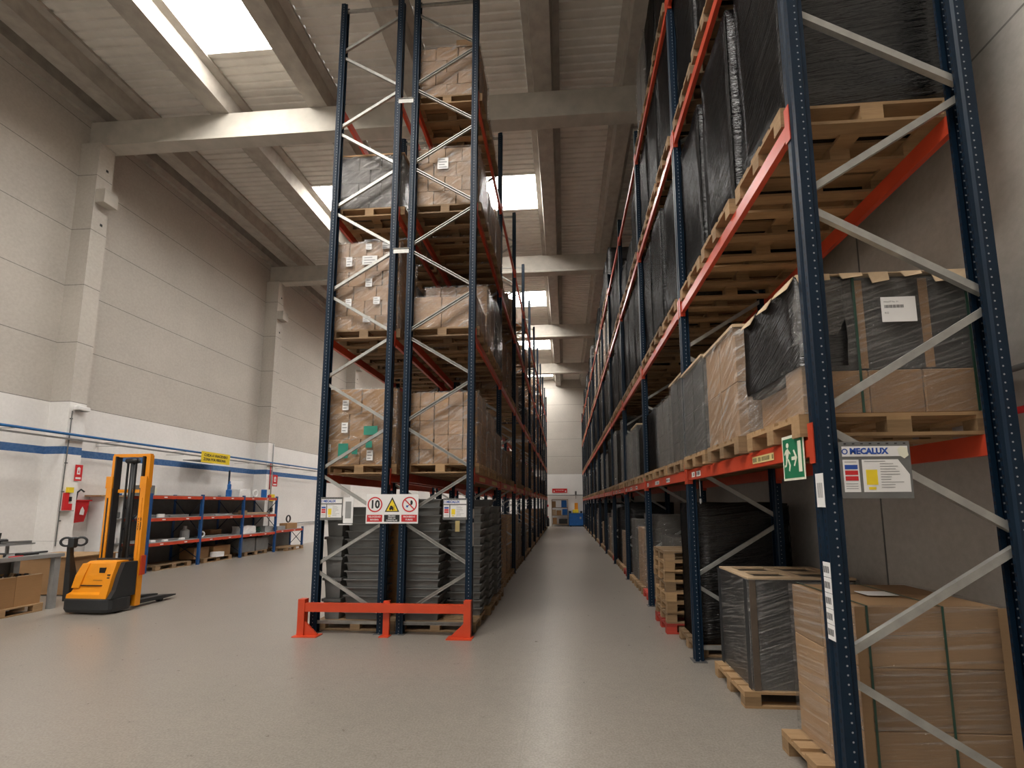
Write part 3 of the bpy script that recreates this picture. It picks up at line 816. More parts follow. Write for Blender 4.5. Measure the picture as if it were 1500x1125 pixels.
# speed / forklift / no smoking
t = sign_board('safety_sign', 'white safety sign with 10 limit, forklift triangle and prohibition, on twin posts', .79, .43, (-2.545, LY - .075, 1.795))
for cx, kind in ((-.262, 'limit'), (0, 'warn'), (.262, 'ban')):
    if kind == 'warn':
        MB().prism_y([(-.11, -.045), (.11, -.045), (0, .175)], F, -.0001).obj('triangle_border', 'ink', t)
        MB().prism_y([(-.085, -.031), (.085, -.031), (0, .137)], F - .001, F).obj('triangle_field', 'yellow', t)
        fk = MB()
        fk.prism_y([(-.042, -.01), (.02, -.01), (.02, .02), (.0, .045), (-.03, .045), (-.03, .02), (-.042, .02)], F - .002, F - .001)
        fk.prism_y([(.026, -.014), (.032, -.014), (.032, .055), (.026, .055)], F - .002, F - .001)
        fk.prism_y([(.033, -.014), (.05, -.014), (.05, -.009), (.033, -.009)], F - .002, F - .001)
        fk.disc_y(0, .012, F - .002, 12, -.028, -.012, .001).disc_y(0, .012, F - .002, 12, .01, -.012, .001)
        fk.obj('forklift_symbol', 'ink', t)
    else:
        MB().disc_y(.094, .113, F, 40, cx, .063, .0011).obj('red_ring', 'red', t)
        if kind == 'limit': text_obj('numeral', '10', .165, 'ink', t, (cx, F, .061), bold=.006, wx=.9)
        else:
            sm = MB()
            sm.prism_y([(cx - .03, .045), (cx + .015, .075), (cx + .02, .068), (cx - .024, .037)], F, -.0001)
            sm.prism_y([(cx + .02, .05), (cx + .045, .065), (cx + .05, .10), (cx + .035, .125), (cx + .015, .12), (cx + .012, .09)], F, -.0001)
            sm.obj('hand_symbol', 'ink', t)
            MB().prism_y([(cx - .05, .02), (cx - .02, .02), (cx - .02, .05), (cx - .05, .05)], F, -.0001).obj('blue_mark', 'blue', t)
            a = .078
            MB().prism_y([(cx - a - .006, .063 + a - .006), (cx - a + .006, .063 + a + .006), (cx + a + .006, .063 - a + .006), (cx + a - .006, .063 - a - .006)], F - .0012, F - .0001).obj('red_bar', 'red', t)
    MB().box(cx - .117, cx + .117, F, -.0001, -.19, -.088).obj('caption_panel', 'ink' if kind == 'warn' else 'red', t)
    for i, s in enumerate({'limit': ('VELOCIDAD', 'MAXIMA'), 'warn': ('PELIGRO', 'PASO DE', 'CARRETILLAS'), 'ban': ('PROHIBIDO', 'FUMAR')}[kind]):
        n = 3 if kind == 'warn' else 2
        text_obj('caption', s, .034 if n == 2 else .028, 'white', t, (cx, F - .0012, -.139 + (.5 * (n - 1) - i) * (.042 if n == 2 else .031)), bold=.0008)
# load plates
def load_plate(label, loc, w=.44, h=.36, torn=False, extra=False):
    t = sign_board('load_plate', label, w, h, loc, 0, 'grey', 'sign', .006)
    k = w / .44; q = h / .36
    hd = MB().box(-.205 * k, .205 * k, F, -.0001, .085 * q, .15 * q).obj('header_card', 'white', t)
    text_obj('lettering', 'MECALUX', .052 * q, 'blue', hd, (-.038 * k, F - .001, .117 * q), bold=.0022, wx=1.0 * k / q)
    MB().disc_y(.011, .017, F - .001, 20, -.188 * k, .117 * q, .001).obj('emblem', 'blue', hd)
    c1 = MB().box(-.205 * k, -.105 * k, F, -.0001, -.14 * q, .065 * q).obj('colour_card', 'white', t)
    MB().box(-.195 * k, -.115 * k, F - .001, F, .004 * q, .032 * q).obj('blue_strip', 'blue', c1)
    for z in (-.032, -.068): MB().box(-.195 * k, -.115 * k, F - .001, F, z * q, (z + .028) * q).obj('red_strip', 'red', c1)
    mb = MB()
    for z in (.048, -.09, -.105, -.12): mb.box(-.195 * k, -.12 * k, F - .001, F, z * q, (z + .004) * q)
    mb.obj('printed_line', 'midgrey', c1)
    poly = [(-.085 * k, -.14 * q), (.205 * k, -.14 * q), (.205 * k, -.03 * q if torn else .065 * q), (.14 * k, .065 * q), (-.085 * k, .065 * q)]
    c2 = MB().prism_y(poly, F, -.0001).obj('data_card', 'white', t)
    MB().box(-.065 * k, .005 * k, F - .001, F, -.095 * q, .0 * q).obj('yellow_panel', 'yellow', c2)
    MB().box(-.055 * k, -.01 * k, F - .001, F, -.125 * q, -.108 * q).obj('yellow_mark', 'yellow', c2)
    mb = MB(); rr = random.Random(3)
    for i in range(11):
        z = .052 - i * .0165; a = -.07 if i == 0 else .025; b = a + rr.uniform(.06, .155) if i else .06
        mb.box(a * k, min(b, .135 if i < 4 else .19) * k, F - .001, F, z * q, (z + .004) * q)
    mb.obj('printed_line', 'midgrey', c2)
    if torn: MB().prism_y([(.14 * k, .13 * q), (.165 * k, .15 * q), (.20 * k, .135 * q), (.207 * k, .09 * q), (.18 * k, .07 * q), (.15 * k, .09 * q)], F - .002, F - .001).obj('torn_corner', 'cream', t)
    mb = MB()
    for i in range(8): mb.box((-.19 + i * .053) * k, (-.175 + i * .053) * k, F, -.0001, .163 * q, .17 * q)
    mb.obj('punched_slot', 'ink', t)
    return t
load_plate('grey load plate with torn corner on the nearest upright of the right rack', (1.80, RY - .075, 2.045), .39, .33, True)
load_plate('load plate beside a narrow white sheet on the outer upright of left racks', (-3.475, LY - .075, 1.80), .34, .34)
load_plate('load plate on the aisle upright of the left racks, no sheet beside', (-1.60, LY - .075, 1.79), .36, .31)
o = MB().box(-.075, .075, 0, .003, -.19, .19).obj('paper_sheet', 'white', None, (-3.215, LY - .073, 1.775)); tag(o, 'narrow white paper sheet in a holder right of the outer load plate', 'notice')
MB().box(-.13, .075, -.03, .0, -.215, -.2).obj('holder', 'white', o)
MB().box(-.045, .045, -.001, 0, -.12, .13).obj('printed_panel', 'midgrey', o)
# emergency exit sign on the first beam (faces the aisle, -x)
t = sign_board('exit_sign', 'green emergency exit sign with running figure and arrow on red beam', .27, .30, (RX - .012, RY + .25, RLEV[0] - .115), -pi / 2, 'cream', 'sign', .003)
MB().box(-.122, .122, F, -.0001, -.135, .13).obj('green_field', 'green', t)
man = MB()
man.disc_y(0, .017, F - .002, 14, -.06, .085, .001)
man.prism_y([(-.085, .055), (-.055, .065), (-.045, .03), (-.062, -.005), (-.085, .0)], F - .002, F - .001)
man.prism_y([(-.055, .06), (-.025, .03), (-.03, .022), (-.055, .042)], F - .002, F - .001)
man.prism_y([(-.085, .055), (-.108, .03), (-.10, .02), (-.08, .04)], F - .002, F - .001)
man.prism_y([(-.07, .0), (-.05, -.01), (-.03, -.05), (-.045, -.09), (-.058, -.085), (-.048, -.05)], F - .002, F - .001)
man.prism_y([(-.085, .0), (-.068, -.01), (-.085, -.055), (-.108, -.06), (-.11, -.047), (-.093, -.042)], F - .002, F - .001)
man.obj('running_figure', 'cream', t)
MB().prism_y([(-.015, .005), (.03, .005), (.008, .045), (.022, .05), (.056, -.005), (.022, -.06), (.008, -.055), (.03, -.018), (-.015, -.018)], F - .002, F - .001).obj('arrow', 'cream', t)
MB().box(.068, .108, F - .002, F - .001, -.10, .10).obj('door_symbol', 'cream', t)
# stickers on the first right upright
for i, (z, h, nm) in enumerate(((1.93, .20, 'long'), (1.47, .085, ''), (1.382, .085, ''), (1.294, .085, ''), (1.206, .085, ''), (1.118, .085, ''))):
    o = MB().box(-.0015, 0, -.05, .02 if i else .03, -h / 2, h / 2).obj('upright_sticker', 'white', None, (RX - .0016, RY, z))
    tag(o, 'long white sticker at chest height on the nearest right upright' if not i else 'white code sticker, %s down the column on the nearest right upright' % ORD[i - 1], 'sticker', None if not i else 'code stickers on the upright')
    mb = MB()
    for k in range(5):
        mb.box(-.0022, -.0015, -.035 + k * .011, -.029 + k * .011, -h * .22, h * .22)
    mb.obj('printed_code', 'ink' if i else 'midgrey', o)
# white number plate on the aisle upright of left rack
for i, z in enumerate((1.72, 1.42)):
    o = MB().box(0, .0015, -.04, .04, -.07 if i == 0 else -.17, .07 if i == 0 else .17).obj('upright_sticker', 'white', None, (LX + .0016, LY, z))
    tag(o, ('short upper' if not i else 'long lower') + ' white strip on the aisle upright of the left rack', 'sticker')
# stickers on the red beams
def beam_stick(y, w, h, z, label, striped=True, mat='white'):
    o = MB().box(-.0015, 0, -w / 2, w / 2, -h / 2, h / 2).obj('beam_sticker', mat, None, (RX + .0015, y, z))
    tag(o, label, 'sticker', 'stickers on the first red beam level')
    mb = MB(); n = int(w / .012)
    rr = random.Random(int(y * 100))
    for k in range(n):
        if rr.random() < .75: mb.box(-.0022, -.0015, -w / 2 + .008 + k * .012, -w / 2 + .014 + k * .012, -h * .3, h * .3)
    mb.obj('printed_code', 'ink', o)
zb = RLEV[0] - .075
beam_stick(RY + .72, .36, .055, zb, 'reddish code strip on the red beam beside the exit sign', mat='yellowcard')
beam_stick(RY + RL - .28, .12, .06, zb, 'white sticker on the red beam at the first bay end, farther', )
beam_stick(RY + RL - .48, .15, .06, zb, 'white sticker on the red beam at the first bay end, nearer')
for b in range(1, 8):
    for k, (f, w) in enumerate(((.35, .22), (.62, .3), (.9, .14))):
        beam_stick(RY + b * RL + f * RL, w, .06, zb, 'white code sticker on first red beam level of right rack, %s bay, %s of three' % (ORD[b], ('nearest', 'middle', 'farthest')[k]))
for b in range(0, 8):
    for k, (f, w) in enumerate(((.25, .5), (.7, .6))):
        o = MB().box(0, .0015, -w / 2, w / 2, -.035, .035).obj('beam_sticker', 'yellowcard', None, (LX - .002, LY + b * LL + f * LL, LLEV[0] - .075))
        tag(o, 'pale code strip on first beam level of left aisle rack, %s bay, %s one' % (ORD[b], ('nearer', 'farther')[k]), 'sticker', 'strips on the left aisle beam')

pts_ = [(RX + .03, RY + RL - .42, RLEV[0] - .135 - .04 * k) for k in range(6)]
tag(MB().tube(pts_, .004, 6).lathe([(.012, -.36), (.014, -.40), (.006, -.42)], (RX + .03, RY + RL - .42, RLEV[0]), 8).obj('hanging_cord', 'midgrey', None), 'thin cord hanging under the red beam near the second upright', 'cord')
# ------------------------------------------------------------------ pipes and things on the walls
def pipe(name, label, pts, r, mat, cat='pipe', n=8):
    o = MB().tube(pts, r, n).obj(name, mat, None, smooth=True); return tag(o, label, cat)
t = thing('air_pipe', 'blue compressed-air pipe running along the white left wall', 'pipe')
MB().tube([(-12.06, Y0 + 1, 3.6), (-12.06, 36.5, 3.6)], .032, 10).obj('tube', 'pipe_blue', t, smooth=True)
for y in (4.6, 6.6, 8.6, 10.9, 13.0, 15.9, 18.3, 20.4, 22.6, 25.4, 27.6, 29.8, 32.6, 34.8): MB().box(XWL + .001, -12.03, -.02, .02, -.045, -.034).obj('bracket', 'steel', t, (0, y, 3.6))
t = thing('cable_tray', 'thin grey conduit under the blue pipe on the left wall', 'conduit')
MB().box(-12.14, -12.09, 5, 36.5, 3.47, 3.51).obj('tray', 'midgrey', t)
for y in (10.9, 13.0, 15.9, 18.3, 20.4, 22.6, 25.4, 27.6, 29.8, 32.6, 34.8): MB().box(XWL + .001, -12.09, -.015, .015, -.01, .0).obj('bracket', 'steel', t, (0, y, 3.47))
t = thing('wall_conduit', 'dark cable conduit down the near left pillar', 'conduit')
MB().tube([(-12.145, 9.78, 4.2), (-12.145, 9.78, 3.62), (-12.145, 9.76, 2.6), (-12.145, 9.75, .9)], .012, 6).obj('tube', 'grey', t)
for z in (4.0, 2.9, 2.2, 1.5): MB().box(-12.159, -12.12, -.02, .02, -.015, .015).obj('clip', 'grey', t, (0, 9.77, z))
t = thing('wall_box', 'white access point box on the near left pillar', 'fixture', (-12.155, 9.93, 4.28))
MB().bbox(0, .16, -.14, .14, -.05, .05, .015).obj('housing', 'white', t); MB().box(.02, .14, -.1, .1, -.06, -.05).obj('underside', 'midgrey', t)
pipe('wall_conduit', 'grey riser conduit on the second left pillar', [(-12.14, 17.3, .6), (-12.14, 17.3, 4.4)], .02, 'midgrey', 'conduit')
pipe('wall_conduit', 'red-ended riser beside the second left pillar riser', [(-12.14, 17.2, 2.5), (-12.14, 17.2, 3.6)], .018, 'red', 'conduit')
pipe('wall_pipe', 'grey pipe along the bare right wall, upper one', [(XWR - .06, -2, 2.74), (XWR - .06, 36.8, 2.74)], .022, 'grey')
pipe('wall_pipe', 'red pipe along the bare right wall, lower one', [(XWR - .06, -2, 2.46), (XWR - .06, 36.8, 2.46)], .024, 'red')
pipe('wall_pipe', 'grey pipe across the far end wall under the red sign', [(-1.6, YB - .08, 2.62), (2.6, YB - .08, 2.62)], .045, 'midgrey')
pipe('wall_pipe', 'low grey pipe along the far part of the left wall', [(XWL + .06, 18.9, 1.02), (XWL + .06, 36, 1.02)], .02, 'midgrey')
# yellow wall sign (faces +x)
t = sign_board('notice_sign', 'yellow sign with two lines of black writing above the blue stripe', 1.24, .37, (XWL + .72, 14.15, 3.47), pi / 2, 'yellow')
MB().box(-.6, .6, .004, .66, -.12, -.10).obj('mounting_arm', 'steel', t)
text_obj('lettering', 'CUIDA A VANCEDERO', .125, 'ink', t, (0, F, .065), bold=.005, wx=.8)
text_obj('lettering', 'ZONA POR PERSONA', .125, 'ink', t, (-.05, F, -.075), bold=.005, wx=.78)
# fire point at first pillar
def fire_sign(label, loc, w, h):
    t = sign_board('fire_sign', label, w, h, loc, pi / 2, 'red')
    MB().prism_y([(-w * .22, -h * .1), (w * .2, -h * .1), (w * .2, h * .3), (0, h * .36), (-w * .22, h * .3)], F, -.0001).obj('pictogram', 'white', t)
    MB().prism_y([(-w * .1, 0), (w * .1, 0), (w * .02, h * .24)], F - .001, F).obj('flame_mark', 'red', t)
    MB().box(-w * .35, w * .35, F, -.0001, -h * .4, -h * .28).obj('caption_strip', 'white', t)
fire_sign('red extinguisher sign on the wall beside the near left pillar', (-12.14, 10.07, 2.68), .17, .40)
fire_sign('red extinguisher sign beside the second left pillar', (-12.14, 17.52, 2.88), .30, .48)
t = thing('call_point', 'white and red alarm panel with yellow lamp on the near pillar', 'alarm', (-12.155, 9.87, 1.75))
MB().box(0, .03, -.11, .11, 0, .52).obj('back_panel', 'white', t)
MB().box(.03, .08, -.10, .0, .0, .42).obj('red_case', 'red', t); MB().box(.03, .06, .01, .1, .0, .16).obj('red_button_box', 'red', t)
MB().box(.03, .10, -.05, .07, .43, .56).obj('yellow_lamp', 'yellow', t); MB().box(.031, .05, .03, .09, .22, .33).obj('dial', 'black', t)
MB().box(0, .1, -.13, .12, -.02, -.0).obj('shelf_lip', 'midgrey', t)
t = thing('hose_cover', 'red fire extinguisher cover with white flame mark on the left wall', 'extinguisher', (XWL + .118, 10.48, 1.42))
MB().loft([[(-.08, -.15, 0), (.10, -.15, 0), (.10, .12, .03), (-.08, .12, .03)], [(-.10, -.16, .30), (.15, -.16, .30), (.15, .14, .3), (-.10, .14, .3)], [(-.12, -.16, .56), (.17, -.16, .56), (.17, .15, .56), (-.12, .15, .56)]]).obj('cover', 'red', t)
MB().box(-.12, .19, -.18, .20, .56, .59).obj('lid', 'red', t)
MB().prism_x([(-.06, .22), (.04, .2), (.05, .32), (.0, .42), (-.04, .34)], .165, .17).obj('flame_mark', 'white', t)
MB().tube([(.05, -.08, .59), (.05, -.06, .78), (.05, .02, .86), (.05, .1, .8)], .02, 8).obj('hose', 'rubber', t, smooth=True)
t = thing('call_point', 'small yellow and black alarm panel on the second left pillar', 'alarm', (-12.155, 17.32, 1.55))
MB().box(0, .04, -.12, .12, 0, .75).obj('back_panel', 'midgrey', t); MB().box(.04, .1, -.12, .12, .48, .75).obj('yellow_lamp', 'yellow', t); MB().box(.041, .08, -.06, .08, .05, .2).obj('dial', 'black', t)

# ------------------------------------------------------------------ orange stacker
A = radians(-2)
ST = thing('pedestrian_stacker', 'orange pedestrian stacker with raised mast frame and black tiller by the bench', 'stacker', (-8.22, 7.26, 0), A)
# local axes: +y = forks (away from the camera), x across
sk = MB()
def rrect(x0, x1, y0, y1, r, z):
    pts = []
    for cx, cy, a0 in ((x1 - r, y1 - r, 0), (x0 + r, y1 - r, 90), (x0 + r, y0 + r, 180), (x1 - r, y0 + r, 270)):
        for k in range(5):
            a = radians(a0 + k * 22.5); pts.append((cx + r * cos(a), cy + r * sin(a), z))
    return pts
sk.loft([rrect(-.46, .44, -.10, .32, .12, .035), rrect(-.48, .46, -.13, .33, .14, .09), rrect(-.48, .46, -.13, .33, .14, .25), rrect(-.46, .44, -.10, .32, .12, .265)])
sk.obj('chassis_skirt', 'skirt', ST)
hood = MB()
hood.loft([[(-.42, -.09, .266), (.36, -.09, .266), (.36, .30, .266), (-.42, .30, .266)],
           [(-.42, -.08, .33), (.36, -.08, .33), (.36, .30, .33), (-.42, .30, .33)],
           [(-.41, -.02, .36), (.35, -.02, .36), (.35, .30, .36), (-.41, .30, .36)],
           [(-.40, .00, .42), (.35, .00, .42), (.35, .30, .42), (-.40, .30, .42)],
           [(-.38, .04, .64), (.35, .04, .64), (.35, .30, .64), (-.38, .30, .64)],
           [(-.32, .09, .83), (.35, .09, .84), (.35, .30, .84), (-.32, .30, .83)],
           [(-.28, .13, .875), (.34, .13, .885), (.34, .29, .885), (-.28, .29, .875)]])
hood.obj('orange_hood', 'orange', ST)
MB().loft([[(.22, -.10, .27), (.37, -.10, .27), (.37, .10, .27), (.22, .10, .27)], [(.24, -.035, .62), (.37, -.035, .62), (.37, .14, .62), (.24, .14, .62)], [(.27, .03, .87), (.37, .03, .88), (.37, .2, .88), (.27, .2, .87)]]).obj('hood_ridge', 'orange', ST)
MB().loft([[(-.405, -.03, .43), (-.26, -.03, .43), (-.28, .1, .43), (-.405, .1, .43)], [(-.385, .00, .64), (-.24, .02, .64), (-.24, .12, .64), (-.385, .12, .64)], [(-.325, .05, .84), (-.22, .08, .84), (-.22, .18, .84), (-.325, .18, .84)]]).obj('hood_ridge', 'orange', ST)
MB().prism_x([(-.09, .266), (.32, .266), (.32, .86), (.10, .86), (.03, .64), (-.02, .40)], .372, .455).obj('side_panel', 'skirt', ST)
MB().box(.02, .13, .045, .07, .68, .77).obj('display', 'black', ST)
MB().box(-.40, .20, -.012, .01, .465, .478).obj('seam_line', 'ink', ST)
MB().box(-.05, .12, .018, .03, .555, .56).obj('seam_line', 'ink', ST)
for z in (.60, .65): MB().box(.29, .33, -.045, .0, z, z + .02).obj('switch', 'black', ST)
MB().box(-.30, .36, .25, .325, .87, .905).obj('top_cover', 'skirt', ST)
# mast: outer and inner channels, cylinder, chains, cross members
for sx in (-1, 1):
    x = sx * .355 + .045
    MB().box(x - .055, x + .055, .335, .43, .06, 2.36).obj('outer_channel', 'orange', ST)
    MB().box(x - .012, x + .012, .327, .334, .30, 2.0).obj('channel_groove', 'black' if sx < 0 else 'orange', ST)
    MB().box(x - .04, x + .04, .385, .46, 2.2, 2.80).obj('inner_channel', 'orange', ST)
    MB().box(x - sx * .07 - .014, x - sx * .07 + .014, .35, .46, .85, 2.78).obj('black_rail', 'black', ST)
    MB().box(x - .065, x + .065, .325, .35, 2.18, 2.40).obj('stop_plate', 'orange', ST)
MB().box(-.34, .43, .39, .45, 2.77, 2.83).obj('top_crossbar', 'orange', ST)
MB().box(-.27, .36, .43, .47, 2.10, 2.16).obj('cross_member', 'orange', ST)
MB().tube([(.04, .43, .7), (.04, .43, 2.68)], .035, 10).obj('lift_cylinder', 'black', ST, smooth=True)
for dx in (-.05, .12): MB().box(dx - .012, dx + .012, .405, .43, .7, 2.72).obj('lift_chain', 'black', ST)
MB().tube([(-.07, .42, 2.70), (.15, .42, 2.70)], .05, 12).obj('chain_wheel', 'black', ST, smooth=True)
MB().box(.46, .485, .36, .44, .6, .95).obj('chassis_bracket', 'guard', ST)
MB().box(.405, .412, .3325, .3345, 1.72, 2.0).obj('dark_mark', 'ink', ST)
text_obj('lettering', 'CESAB', .085, 'ink', ST, (.40, .333, 1.52), rot=(pi / 2, -pi / 2, 0), bold=.003)
for sx in (-.15, .25):
    fk = MB().loft([[(sx - .08, .47, .055), (sx + .08, .47, .055), (sx + .08, .47, .125), (sx - .08, .47, .125)], [(sx - .08, 1.05, .05), (sx + .08, 1.05, .05), (sx + .08, 1.05, .115), (sx - .08, 1.05, .115)], [(sx - .05, 1.30, .06), (sx + .05, 1.30, .06), (sx + .05, 1.30, .085), (sx - .05, 1.30, .085)]])
    fk.obj('fork', 'skirt', ST)
    MB().tube([(sx - .05, 1.0, .04), (sx + .05, 1.0, .04)], .038, 10).obj('load_wheel', 'rubber', ST)
for sx in (-.38, .33): MB().tube([(sx - .03, .1, .045), (sx + .03, .1, .045)], .045, 12).obj('drive_wheel', 'rubber', ST)
# tiller at the left edge
tl = inst('tiller', None, ST, (-.50, .0, 0))
MB().loft([[(-.06, -.03, .20), (.06, -.03, .20), (.06, .09, .20), (-.06, .09, .20)], [(-.045, -.05, .70), (.06, -.05, .70), (.06, .05, .70), (-.045, .05, .70)], [(.03, -.11, 1.0), (.10, -.11, 1.0), (.10, -.05, 1.0), (.03, -.05, 1.0)], [(.06, -.14, 1.16), (.12, -.14, 1.16), (.12, -.08, 1.16), (.06, -.08, 1.16)]]).obj('arm', 'skirt', tl)
MB().bbox(.09, .20, -.17, -.07, 1.13, 1.31, .02).obj('control_head', 'skirt', tl)
for sx in (-1, 1):
    c = Vector((.15 + sx * .066, -.11 + sx * .06, 1.235))
    # loops lie in a plane turned towards the operator
    MB().tube([c + Vector((.054 * cos(a), .048 * cos(a), .07 * sin(a))) for a in [2 * pi * k / 18 for k in range(19)]], .019, 8, False).obj('handle_loop', 'skirt', tl, smooth=True)

# ------------------------------------------------------------------ work bench with crates below
t = thing('work_bench', 'grey steel work bench with raised back shelf at the left wall', 'bench', (-9.3, 7.62, 0))
MB().box(-.95, 0, -2.6, .02, .925, .985).obj('bench_top', 'midgrey', t)
MB().box(-.94, -.012, -2.58, .0, .985, .989).obj('top_sheet', 'steel', t)
for x in (-.11, -.92):
    for y in (-.11, -2.5): MB().box(x, x + .09, y, y + .09, 0, .925).obj('leg', 'midgrey', t)
MB().box(-.95, -.60, -2.6, .0, 1.15, 1.18).obj('back_shelf', 'midgrey', t)
for y in (-.2, -1.3, -2.5): MB().box(-.93, -.9, y, y + .04, .99, 1.15).obj('shelf_support', 'midgrey', t)
MB().box(-.93, -.90, -2.5, -.1, .12, .85).obj('back_panel', 'grey', t)
def small(name, label, mb, mat, loc, cat, rz=0, group=None, smooth=False):
    return tag(mb.obj(name, mat, None, loc, rz, smooth), label, cat, group)
small('hand_drill', 'black power tool with upright handle on the bench back shelf', MB().bbox(-.08, .08, -.22, .2, .0, .09, .02).tube([(0, .1, .085), (.0, .11, .2)], .022, 8).tube([(-.02, -.2, .05), (-.02, -.34, .04)], .03, 8), 'black', (-10.05, 7.08, 1.181), 'tool')
small('tool_case', 'long flat black tool case lying on the bench back shelf', MB().bbox(-.09, .09, -.30, .3, 0, .06, .02), 'skirt', (-10.05, 6.40, 1.181), 'tool')
small('steel_bar', 'dark bar lying at the end of the bench back shelf', MB().bar((0, -.2, .03), (.0, .22, .02), .05, .04), 'grey', (-9.92, 7.34, 1.181), 'bar')
small('strapping_tool', 'black tool lying flat at the far end of the bench top', MB().bbox(-.07, .07, -.14, .14, 0, .045, .01).tube([(0, .12, .03), (.03, .30, .03)], .018, 8), 'black', (-9.55, 7.25, .99), 'tool', .1)
small('strapping_tool', 'black tool lying in the middle of the bench top', MB().bbox(-.08, .08, -.2, .2, 0, .07, .015), 'skirt', (-9.62, 6.75, .99), 'tool', -.1)
small('tape_roll', 'roll of brown tape lying on the bench top near the frame edge', MB().lathe([(.035, 0), (.07, 0), (.07, .05), (.035, .05), (.035, 0)], n=20), 'tan', (-9.45, 6.75, .99), 'tape')
small('red_pen', 'red marker lying at the front edge of the bench top', MB().tube([(0, -.06, .012), (0, .06, .012)], .012, 8), 'red', (-9.38, 6.62, .99), 'marker')
small('knife', 'thin red-handled cutter on the bench top edge', MB().bbox(-.012, .012, -.1, .1, 0, .015, .004), 'red', (-9.40, 6.98, .99), 'cutter')
pallet(-9.72, 6.80, .001, 'wooden pallet under the open brown cartons below the bench', None, True, 'wood', pi / 2)
for i, (y0, y1) in enumerate(((6.605, 6.995), (7.0, 7.375))):
    c = thing('open_carton', 'open brown carton of scraps under the bench, ' + ('left one at the frame edge' if i == 0 else 'right one by the bench leg'), 'carton', (-9.36, y0, .147))
    d = y1 - y0
    MB().box(-.012, 0, 0, d, 0, .50).box(-.70, -.688, 0, d, 0, .50).box(-.688, -.012, 0, .012, 0, .5).box(-.688, -.012, d - .012, d, 0, .5).box(-.688, -.012, .012, d - .012, 0, .01).obj('walls', 'card', c)
    MB().box(-.03, -.001, 0.01, d - .01, .501, .512).obj('front_flap', 'tan', c)
    for k in range(5):
        MB().bar((-.12 - .1 * k, .05 + U(0, .1), .25), (-.1 - .1 * k, d - .1 + U(-.1, .05), .50 + U(0, .05)), .06, .03).obj('scrap', ('black', 'white', 'skirt', 'tan', 'grey')[k], c)

# plywood table behind the stacker
t = thing('plywood_table', 'low table with pale plywood top behind the stacker', 'table', (-11.0, 8.55, 0))
MB().box(-.75, .75, 0, 1.0, .78, .80).obj('table_top', 'wood', t)
MB().box(-.7, .7, .05, .95, .02, .775).obj('carton_base', 'card', t)
# wall shelf unit behind the mast
t = thing('shelf_cabinet', 'white shelf unit with wooden top board behind the stacker mast', 'shelf unit', (XWL + .02, 10.80, 0))
MB().box(0, .42, 0.06, .09, 0, 2.10).obj('side_panel', 'white', t); MB().box(0, .42, .58, .61, 0, 2.10).obj('side_panel', 'white', t)
MB().box(0, .48, -.08, .62, 2.101, 2.14).obj('top_board', 'wood', t)
for z in (.12, .8, 1.48): MB().box(0, .42, .091, .579, z, z + .03).obj('shelf', 'midgrey', t)
small('jar', 'brown jar on the upper shelf seen through the mast', MB().lathe([(.06, 0), (.07, .02), (.07, .2), (.045, .24), (.045, .29)], n=14), 'tan', (-12.4, 11.0, 1.512), 'jar')
small('parts_bin', 'dark parts bin on the upper shelf seen through the mast', MB().bbox(-.1, .1, -.13, .13, 0, .18, .02), 'grey', (-12.4, 11.24, 1.512), 'bin')
small('storage_box', 'white lidded box on the middle shelf behind the mast', MB().bbox(-.2, .2, -.18, .18, 0, .24, .02), 'white', (-12.46, 11.12, .832), 'box')

# ------------------------------------------------------------------ low shelving along the left wall
SX = -11.55; SD = .95
SYS = [11.5, 13.27, 15.08, 16.9, 18.75]
t = thing('shelving_rack', 'low blue and red shelving rack of four bays at the left wall', 'shelving rack', (SX, SYS[0], 0))
for i, y in enumerate(SYS):
    h = 2.2 if i < 4 else .92
    SDD = SD if i < 4 else .56
    for x in (0, -SDD):
        MB().box(x - .07, x, y - SYS[0] - .035, y - SYS[0] + .035, 0, h).obj('post', 'shelfblue', t)
    a, b_ = (-.05, .15), (-SD, h - .15)
    MB().bar((-.05, y - SYS[0], .2), (-SDD, y - SYS[0], min(.75, h)), .02, .02).bar((-.05, y - SYS[0], .75), (-SDD, y - SYS[0], .2), .02, .02).obj('cross_brace', 'navy', t)
    if i < 4: MB().bar((-.05, y - SYS[0], 1.0), (-SD, y - SYS[0], 2.0), .02, .02).bar((-.05, y - SYS[0], 2.0), (-SD, y - SYS[0], 1.0), .02, .02).obj('cross_brace', 'navy', t)
LV = (.80, 1.50, 2.14)
for i in range(4):
    a, b_ = SYS[i] - SYS[0] + .036, SYS[i + 1] - SYS[0] - .036
    for z in (LV if i < 3 else (.84,)):
        for x in (-.055, (-SD if i < 3 else -.56) - .015): MB().box(x, x + .05, a, b_, z - .09, z).obj('beam', 'beam', t)
        MB().box((-SD if i < 3 else -.56) - .01, -.005, a, b_, z + .001, z + .016).obj('shelf_board', 'midgrey', t)
        mb = MB()
        for k in range(2): mb.box(-.004, -.0025, a + .35 + k * .8, a + .45 + k * .8, z - .06, z - .03)
        mb.obj('price_tag', 'white', t)
    if i < 3: MB().box(-SD - .03, -SD - .024, a, b_, .05, 2.1).obj('back_sheet', 'grey', t)
    else: MB().box(-.596, -.59, a, b_, .05, .75).obj('back_sheet', 'grey', t)
    pallet(SX - (.50 if i < 3 else .15), (SYS[i] + SYS[i + 1]) / 2 + (.12 if i == 0 else 0), .001, 'wooden pallet on the floor under the low shelving, %s bay from the stacker' % ORD[i], 'pallets under the low shelving', True, 'wood' if i % 2 else 'woodold', pi / 2)
